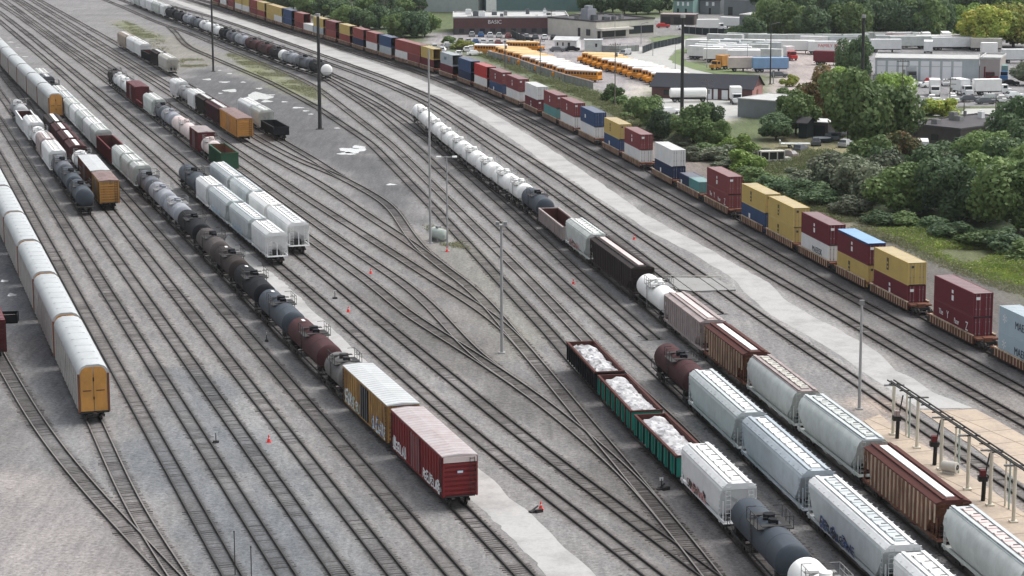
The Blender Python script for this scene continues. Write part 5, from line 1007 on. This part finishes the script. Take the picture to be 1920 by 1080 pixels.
tl=[(1481,100,R(-8),14,'brightwhite','long white trailer, leftmost in front of the wood',None),(1560,102,R(-2),14,'white','white trailer with red FAMILY DOLLAR lettering before the wood','FAMILY DOLLAR'),(1560,122,R(-22),10,'cMaroon','dark red trailer partly behind the dark tree',None),(1444,135,R(2),9.5,'cSky','pale blue box trailer behind the light poles',None),(1388,134,R(2),6.5,'pinkwhite','pinkish white container at the end of the grass island',None),
 (1322,112,R(-28),10,'white','white trailer, nearest the grass island',None),(1345,104,R(-24),11,'offwhite','white trailer, second from the grass island',None),(1372,112,R(-12),11,'white','white trailer behind the yellow truck',None),(1395,98,R(-18),12,'white','white trailer with a dark side window, mid lot',None),(1395,120,R(-5),9,'white','white trailer just behind the pinkish container',None),(1425,104,R(-5),12,'palegrey','pale grey trailer behind the blue one',None),(1400,86,R(-14),12,'offwhite','off-white trailer, left of two at the back of the lot',None),(1440,88,R(-10),12,'offwhite','off-white trailer, right of two at the back of the lot',None),(1360,88,R(-22),11,'offwhite','off-white trailer by the access road end',None),
 (1375,54,R(-30),9,'white','white trailer before the grey building at the top',None),
 (1660,98,R(0),9,'white','white trailer, left end of the row behind the garage',None),(1712,92,R(0),14,'offwhite','long off-white trailer behind the garage roof, left part',None),(1790,94,R(2),14,'white','long white trailer behind the garage roof, right part',None),(1740,101,R(80),7,'white','white trailer end-on behind the garage',None),(1680,88,R(-30),6,'cMaroon','dark red trailer behind the garage roof',None),(1854,105,R(0),4.5,'brightwhite','bright white box above the garage annex',None),(1905,118,R(0),8,'white','white trailer at the right edge behind the truck lot',None),(1830,88,R(0),10,'palegrey','pale trailer under the yellow-green trees',None),(1585,92,R(0),10,'palegrey','pale trailer top behind the lettered one',None)]
for x,y,a,L,c,lb,tx in tl: boxtruck(at(x,y),a,L,c,lb,None,None,tx)
for x,y,a,L,c,lb,cb in [(1690,178,R(150),6,'brightwhite','white box truck nearest the big tree clump','white'),(1752,178,R(-98),5.5,'white','white box truck facing camera, second from the tree clump','brightwhite'),(1800,177,R(-75),5.5,'white','white box truck with open door, third from the clump','white'),(1850,178,R(8),6.5,'brightwhite','white motorhome with dark windows in the truck lot','white'),(1878,150,R(-95),4,'mint','small green box truck by the blue tractor','carblue'),(1845,152,R(-60),3,'cMaroon','maroon truck parked beside the garage annex','cMaroon'),(1706,150,R(-90),4,'palegrey','grey box truck before the garage row','cargrey'),
  (1327,58,R(5),7,'brightwhite','white box truck beside the dark fence at the top','white'),(1727,300,R(-98),5.5,'white','white dump truck rear between the dark trees','white'),(1355,130,R(-140),3,'amber','yellow truck at the edge of the grass island','amber'),(1478,112,R(-70),2.5,'white','red-fronted small truck beside the long white trailer','cBright'),(1379,193,R(-90),4,'brightwhite','tall white box truck before the brick house','white')]:
    boxtruck(at(x,y),a,L,c,lb,cb)
rr_=random.Random(5)
EX=[(1318+i*14,99+(i%3)*9,R(-20+rr_.uniform(-8,8)),rr_.choice([8,9,10,11]),rr_.choice(['white','offwhite','brightwhite','palegrey']),f"white trailer packed by the grass island, {ORD[i+1]} from left") for i in range(9)]
EX+=[(1640+i*19,rr_.choice([84,90,96]),R(rr_.choice([0,5,85,-10])),rr_.choice([7,9,12]),rr_.choice(['white','offwhite','brightwhite','cream']),f"pale trailer crowded behind the garage roof, {ORD[i+1]} from left") for i in range(12)]
EX+=[(1500+i*26,88+i%2*4,R(rr_.uniform(-12,12)),rr_.choice([8,12]),rr_.choice(['white','offwhite']),f"white trailer along the wood edge, {ORD[i+1]} from left") for i in range(5)]
for i,(x,y,a,L,c,lb) in enumerate(EX): boxtruck(at(x,y),a,L,c,lb,None,'trailers packed in the lots')
for i in range(16): car(at(1668+i*15,(162 if i%2 else 192)+rr_.uniform(-2,3)),R(rr_.choice([0,10,-85,-95])),rr_.choice(['white','silver','brightwhite','cargrey','black']),f"car in the truck lot, {ORD[i+1]} from left, among box trucks")
for i in range(12): car(at(800+i*15,(98 if i%2 else 104)+rr_.uniform(-2,2)-(6 if i<4 else 0)),R(rr_.choice([85,95,10])),rr_.choice(['white','silver','brightwhite','offwhite']),f"pale car at the near edge of the car park, {ORD[i+1]} from left")
for i,(x,y) in enumerate([(1560,262),(1578,256),(1530,272),(1500,285),(1476,296),(1585,275)]): car(at(x,y),R(rr_.uniform(0,180)),rr_.choice(['white','silver','cargrey','pinkrust']),f"old car in the scrap yard by the trampoline, {ORD[i+1]} of six")
# tank lorry
p=at(1290,191); root=thing('tank_lorry',p,R(2),'white tank lorry parked along the dark-roofed brick house','tank lorry'); b=MB(); pr=[(-4.4,.001),(-4.35,.8),(-4.1,1.15),(4.1,1.15),(4.35,.8),(4.4,.001)]; b.lathe(pr,2.15,0,24); obj('tank',b.data('tank',[P['brightwhite']],True),root); b=MB(); b.box(-4.2,4.2,-.5,.5,.7,1.05); obj('chassis',b.data('ch',[P['frame']]),root); wheels(root,(-3.2,-2,3.4),1.0,.5)
# odds and ends beyond the yard
p=at(1447,305); root=thing('abandoned_van',p,R(10),'stripped white van shell standing in the weeds','van shell'); b=MB()
for x in (-2.4,-.8,.8,2.2): 
    for y in (-.95,.95): b.box(x-.1,x+.1,y-.06,y+.06,.5,2.2)
b.box(-2.5,2.3,-1,1,.4,.7); b.box(-2.3,2.3,-1,1,2.1,2.3); b.box(2.2,3.6,-.9,.9,.4,1.0); b.box(2.2,3.4,-.05,.05,2.2,2.35); obj('shell',b.data('shell',[P['cream']]),root); b=MB(); b.box(-2.3,2.1,-.8,.8,.7,2.0); obj('interior',b.data('int',[P['frame']]),root)
p=at(1542,266); root=thing('trampoline',p,0,'round black trampoline with pale mat beside the awning shed','trampoline'); b=MB(); b.tube((0,0,.2),(0,0,.85),2.1,0,24); obj('skirt',b.data('sk',[P['fencedark']]),root); b=MB(); b.tube((0,0,.86),(0,0,.9),1.7,0,24); obj('mat',b.data('mat',[P['silver']]),root)
p=at(1490,277); root=thing('flat_trailer',p,R(-2),'empty white flat trailer in the weeds beside the trampoline','trailer'); b=MB(); b.box(-3,3,-1.1,1.1,.7,.9); b.box(-3,-2.8,-1.1,1.1,.9,1.5); obj('deck',b.data('deck',[P['offwhite']]),root); wheels(root,(-1,.2),1.0,.35)
for x,y in ((1370,290),(1398,296),(1375,283)):
    o=obj('metal_sheet',MB().box(-1.6,1.6,-.7,.7,.15,.22).box(-1.2,-1,-.5,.5,0,.15).box(1,1.2,-.5,.5,0,.15).data('sheet',[P['offwhite']]),None,at(x,y),random.uniform(-.5,.5)); tag(o,'pale metal sheet lying in the weeds left of the van shell','metal sheet','metal sheets lying in the weeds')
# ------------------------------------------------------------------ poles and masts
def pole(x,y,h,r,mat,kind,label,cat='pole',r2=None):
    p=at(x,y); root=thing('light_mast' if kind in('mast','bare') else ('street_lamp' if kind.startswith('lamp') else 'utility_pole'),p,0,label,cat)
    b=MB(); b.tube((0,0,0),(0,0,h),r,0,12,r2 or r*.6); b.box(-r*2,r*2,-r*2,r*2,0,.12); obj('pole',b.data('pole',[P[mat]]),root)
    b=MB()
    if kind=='mast':
        b.tube((0,0,h),(0,0,h+.6),r*1.2,0,12); obj('top_ring',b.data('ring',[P['polelight']]),root); 
    elif kind=='lamp2':
        b.tube((-1.1,0,h-.1),(1.1,0,h-.1),.06,0,6); obj('arm',b.data('arm',[P['polelight']]),root)
        for s in (-1,1): l=MB(); l.box(s*1.15-.35,s*1.15+.35,-.3,.3,h-.22,h+.02); obj('lamp_head',l.data('lh',[P['brightwhite']]),root)
    elif kind=='lamp1':
        b.box(-.5,.5,-.5,.5,h,h+.18); obj('top_plate',b.data('pl',[P['polelight']]),root)
        for s in (-1,1): l=MB(); l.box(s*.45-.22,s*.45+.22,-.45,.25,h+.18,h+.5); obj('lamp_head',l.data('lh',[P['steel']]),root)
    elif kind=='lampa':
        b.tube((0,0,h),(1.6,0,h+.5),.07,0,6); b.box(1.4,2.2,-.15,.15,h+.42,h+.56); obj('lamp_arm',b.data('la',[P['steel']]),root)
    elif kind=='util':
        for z in (h-.6,h-1.6): b.box(-1.3,1.3,-.08,.08,z,z+.14)
        for s in (-1.1,-.5,.5,1.1): b.tube((s,0,h-.46),(s,0,h-.2),.06,0,6)
        obj('crossarms',b.data('ca',[P['polewood']]),root); l=MB(); l.tube((.3,0,h-3.2),(.3,0,h-2.3),.28,0,10); obj('transformer',l.data('tf',[P['steel']]),root)
    elif kind=='box': b.box(-.25,.25,-.2,.2,h-.3,h+.2); obj('top_box',b.data('tb',[P['steel']]),root)
pole(600,242,23.8,.42,'poledark','mast','thick dark floodlight mast beside the puddles, left centre',r2=.3); pole(1278,267,25,.42,'poledark','mast','tall dark mast right of the red and white containers',r2=.28)
pole(400,134,26,.28,'poledark','mast','dark mast beside the far-left track curve',r2=.22); pole(276,21,30,.26,'poledark','mast','farthest dark mast near the top left corner',r2=.22); pole(1614,252,24,.36,'poledark','mast','dark mast rising through the big tree clump',r2=.3)
pole(807,457,29,.2,'polelight','bare','slender pale high mast beside the propane tank',r2=.13); pole(839,471,14,.15,'polelight','lamp2','grey pole with two bright lamp heads beside the propane tank',cat='lamp post'); pole(941,662,15,.19,'polelight','lamp1','grey lamp pole standing between the centre tracks',cat='lamp post',r2=.15); pole(1611,767,11.4,.17,'polelight','box','grey steel pole beside the tan platform',r2=.13)
pole(1444,158,15,.2,'poledark','lampa','dark light pole before the pale blue trailer'); pole(1450,157,3.2,.16,'polelight','box','short grey post at the foot of the dark light pole'); pole(1632,243,12,.2,'polecream','util','pale wooden pole in the big tree clump')
for x,y,h,lb in [(659,47,9.5,'in the tree belt above the yellow container'),(721,52,9.5,'in the tree belt, second from left'),(789,62,9,'left of the brick warehouse'),(947,128,8.5,'left of the parked buses'),(1013,141,9.5,'behind the fence amid the bus row'),(1153,203,15,'beside the lone spiky bush'),(1034,64,8,'before the warehouse loading door'),(884,62,6,'before the brick warehouse, mid car park'),(1326,216,8,'before the tank lorry'),(1780,212,8,'behind the yellow-green bushes'),(1866,232,6,'in the pale pavement at right'),(1690,222,13,'left of the flat dark roof'),(1804,88,8,'with two white boxes, before the yellow-green trees'),(1806,250,7,'right of the flat dark roof')]:
    pole(x,y,h,.15,'polewood','util',f"wooden utility pole {lb}",'utility pole')
for x,y,h,lb in [(1266,129,6.5,'in the grass island, left'),(1325,127,7.5,'in the grass island, right'),(1401,131,7,'behind the pinkish container'),(1202,82,6,'before the cream building'),(1153,72,6,'under the cream canopy end'),(1455,75,4,'beside the back trailers'),(1224,104,5,'beside the black curving fence'),(996,60,5,'before the brick warehouse right part'),(1011,60,5,'beside its twin before the brick warehouse')]:
    pole(x,y,h,.1,'polelight','lampa',f"slim grey street lamp {lb}",'street lamp')
for x,y,h,lb in [(441,1078,2.1,'left of two thin dark stakes at the bottom edge'),(472,1100,1.9,'right of two thin dark stakes at the bottom edge')]:
    o=obj('marker_stake',MB().tube((0,0,0),(0,0,h*1.7),.045,0,6).tube((0,0,h*1.7),(0,0,h*1.7+.12),.07,0,6).data('stake',[P['poledark']]),None,at(x,y)); tag(o,lb,'stake','stakes between the tracks')
# ------------------------------------------------------------------ yard furniture
p=at(822,452); root=thing('propane_tank',p,R(-58),'pale green horizontal fuel tank beside the slender high mast','fuel tank'); b=MB(); b.lathe([(-1.7,.001),(-1.6,.6),(-1.4,.85),(1.4,.85),(1.6,.6),(1.7,.001)],1.15,0,22); obj('tank',b.data('t',[P['propane']],True),root); b=MB(); b.box(-1.2,-.9,-.7,.7,0,.55); b.box(.9,1.2,-.7,.7,0,.55); obj('saddles',b.data('s',[P['steel']]),root); b=MB(); b.box(-.3,.3,-.3,.3,1.95,2.3); obj('valve_box',b.data('v',[P['steel']]),root)
def cone(x,y,lb,fallen=False):
    root=thing('traffic_cone',at(x,y),0,lb,'traffic cone','traffic cones between the tracks'); root.scale=(.78,.78,.78); b=MB(); b.tube((0,0,.05),(0,0,.95),.24,0,14,.05); obj('cone',b.data('c',[P['coneRed']]),root); b=MB(); b.box(-.32,.32,-.32,.32,0,.06); obj('base',b.data('b',[P['coneRed']]),root)
    b=MB(); b.tube((0,0,.45),(0,0,.6),.155,0,14,.125); obj('band',b.data('bd',[P['inkwhite']]),root)
for a in [(504,829,'red traffic cone between the left tracks, nearest the camera'),(653,585,'red traffic cone right of the dark tank cars'),(695,513,'red traffic cone, farthest of the two near the hopper ends'),(1014,955,'red cone lying near debris beside the concrete strip'),(1189,449,'faded cone on the track left of the light road'),(1075,533,'faded cone between the centre-right tracks'),(838,472,'red-based marker at the foot of the twin lamp post')]: cone(*a)
for x,y,lb in [(1002,960,'crumpled dark debris beside the red cone at bottom centre'),(1240,918,'black switch stand debris left of the white hopper')]:
    o=obj('debris',MB().box(-.5,.5,-.2,.2,0,.15).box(-.1,.6,-.5,-.2,0,.3).tube((-.4,0,.1),(.6,.3,.4),.08,0,6).data('d',[P['frame']]),None,at(x,y),.6); tag(o,lb,'debris','debris in the yard')
for x,y,lb in [(628,560,'small switch stand between the tracks left of the red cone'),(500,640,'small switch stand left of the maroon tank car'),(1240,917,'low black switch stand left of the white hopper'),(405,830,'low switch stand at the left ladder track')]:
    root=thing('switch_stand',at(x,y),random.random()*3,lb,'switch stand','switch stands between the tracks'); b=MB(); b.box(-.3,.3,-.2,.2,0,.2); b.tube((0,0,.2),(0,0,1.0),.05,0,6); obj('stand',b.data('s',[P['frame']]),root); b=MB(); b.box(-.18,.18,-.02,.02,.8,1.1); obj('target',b.data('t',[P['inkwhite']]),root)
o=thing('scrap_bin',at(16,603),R(8),'small dark open scrap bin between the left puddles and train','scrap bin'); b=MB(); b.box(-1.2,1.2,-1.2,1.2,.0,.12); b.box(-1.2,1.2,-1.2,-1.1,.12,1.1); b.box(-1.2,1.2,1.1,1.2,.12,1.1); b.box(-1.2,-1.1,-1.1,1.1,.12,1.1); b.box(1.1,1.2,-1.1,1.1,.12,1.1); obj('bin',b.data('b',[P['black']]),o); b=MB(); b.box(-.9,.8,-.7,.6,.12,.8); obj('scrap',b.data('sc',[P['pinkrust']]),o)
rz=math.atan2(-math.cos(YA),math.sin(YA)); q=at(-22,655); root=thing('boxcar',(q.x,q.y,ZR),rz,'dark red boxcar cut off by the left picture edge','boxcar'); boxcar(root,16,'darkred',True,roof='darkred')
# pipe rack and loading arms on the tan platform
bp=[(1674,816),(1719,841),(1764,882),(1814,919),(1856,949),(1900,980)]; W=[at(*q) for q in bp]; o0=W[0]; root=thing('pipe_rack',o0,0,'long overhead pipe rack on cream posts along the tan platform','pipe rack')
hp=5.1
for w in W:
    q=w-o0; b=MB(); b.tube((q.x,q.y,0),(q.x,q.y,hp),.17,0,10); b.box(q.x-.35,q.x+.35,q.y-.35,q.y+.35,0.06,.2); b.box(q.x-1.0,q.x+1.0,q.y-.1,q.y+.1,hp-.05,hp+.1,1); obj('post',b.data('post',[P['polecream'],P['steel']]),root)
d=(W[-1]-W[0]).normalized(); e=W[-1]-o0+d*14; s_=-d*1.0; b=MB()
for off in (-.35,0,.3): n=Vector((-d.y,d.x,0))*off; b.tube((s_.x+n.x,s_.y+n.y,hp+.22+abs(off)*.3),(e.x+n.x,e.y+n.y,hp+.22+abs(off)*.3),.08,0,6)
for t in range(0,30,3): q=d*t; b.box(q.x-.5,q.x+.5,q.y-.05,q.y+.05,hp+.1,hp+.2)
obj('pipes',b.data('pipes',[P['frame']]),root)
for w in (W[0],W[2],W[4]):
    q=w-o0-Vector((-d.y,d.x,0))*-1.2
    for k_ in (0,1): z=q+d*(.9*k_+.5); b=MB(); b.tube((z.x,z.y,0),(z.x,z.y,hp-.4),.09,0,8); obj('post',b.data('post',[P['ltgreen' if k_ else 'polecream']]),root)
for (x,y),lb in (((1682,823),'black hose loading arm by the first post of the pipe rack'),((1752,873),'black hose loading arm by the third post of the pipe rack'),((1843,940),'red and black loading arm by the fifth post of the pipe rack')):
    root=thing('loading_arm',at(x,y),0,lb,'loading arm'); b=MB(); b.tube((0,0,.06),(.05,0,1.9),.2,0,10); b.box(-.5,.3,-.35,.35,1.9,2.35); b.tube((.1,0,2.3),(.5,.2,4.4),.07,0,6); obj('hose',b.data('h',[P['rubber']]),root); b=MB(); b.box(-.35,.15,-.3,.3,2.35,2.9); obj('winch_box',b.data('w',[P['pinkrust' if '1682' in str(x) else 'darkred']]),root)
root=thing('barrel_tank',at(1781,889),R(-35),'small cream barrel tank with a dark end on the platform','barrel'); b=MB(); b.lathe([(-.75,.001),(-.75,.5),(.7,.5),(.75,.001)],.75,0,18); obj('barrel',b.data('b',[P['cream']],True),root); b=MB(); b.lathe([(.74,.001),(.78,.26),(.72,.26)],.75,0,14); obj('end_cap',b.data('c',[P['frame']]),root); b=MB(); b.box(-.6,.6,-.4,.4,.06,.3); obj('stand',b.data('s',[P['cream']]),root)
root=thing('wash_rack_bar',at(1262,520),0,'thin white overhead bar across the tracks beside the white tank car','rail barrier'); a,b2=at(1247,522)-at(1262,520),at(1352,524)-at(1262,520)
b=MB(); b.tube((a.x,a.y,.4),(b2.x,b2.y,.4),.07,0,8); obj('bar',b.data('bar',[P['cream']]),root); b=MB()
for t in (0,.5,1): q=a.lerp(b2,t); b.tube((q.x,q.y,0),(q.x,q.y,.4),.07,0,8)
obj('posts',b.data('p',[P['cream']]),root)
m=bpy.data.materials.new('haze_air'); m.use_nodes=True; nt=m.node_tree; nt.nodes.remove(nt.nodes['Principled BSDF']); pv=nt.nodes.new('ShaderNodeVolumePrincipled'); pv.inputs['Color'].default_value=(.85,.9,.95,1); pv.inputs['Density'].default_value=.00004; pv.inputs['Anisotropy'].default_value=.2; nt.links.new(pv.outputs[0],nt.nodes['Material Output'].inputs['Volume'])
hz=obj('haze',MB().box(-900,900,-60,2200,-1.4,66).data('haze',[m])); struct(hz,'stuff')
# ------------------------------------------------------------------ light, sky, camera
SUN_EL,SUN_AZ=R(56),R(62)   # azimuth measured from +Y towards +X
sd=bpy.data.lights.new('Sun','SUN'); sd.energy=1.5; sd.angle=R(55); sd.color=(1,.96,.92); so=bpy.data.objects.new('Sun',sd); C.objects.link(so)
dv=Vector((math.sin(SUN_AZ)*math.cos(SUN_EL),math.cos(SUN_AZ)*math.cos(SUN_EL),math.sin(SUN_EL))); so.rotation_euler=dv.to_track_quat('Z','Y').to_euler(); so.location=dv*400
w=bpy.data.worlds.new('World'); bpy.context.scene.world=w; w.use_nodes=True; nt=w.node_tree; bg=nt.nodes['Background']; sk=nt.nodes.new('ShaderNodeTexSky'); sk.sky_type='NISHITA'; sk.sun_disc=False; sk.sun_elevation=SUN_EL; sk.sun_rotation=SUN_AZ; sk.dust_density=4; sk.air_density=1.2
hs=nt.nodes.new('ShaderNodeHueSaturation'); hs.inputs['Saturation'].default_value=.28; nt.links.new(sk.outputs[0],hs.inputs['Color']); nt.links.new(hs.outputs[0],bg.inputs['Color']); bg.inputs['Strength'].default_value=.135
cd=bpy.data.cameras.new('Camera'); cd.sensor_width=36; cd.lens=F*36/1920; cd.clip_end=12000; cd.clip_start=1; cam=bpy.data.objects.new('Camera',cd); C.objects.link(cam)
cam.matrix_world=Matrix.Translation((0,0,H))@Matrix.Rotation(PI/2-TH,4,'X')@Matrix.Rotation(RO,4,'Z'); bpy.context.scene.camera=cam
sc=bpy.context.scene; sc.view_settings.view_transform='Standard'; sc.view_settings.look='None'; sc.view_settings.gamma=1; sc.view_settings.exposure=.62
sc.cycles.max_bounces=6; sc.cycles.diffuse_bounces=3; sc.cycles.transparent_max_bounces=6
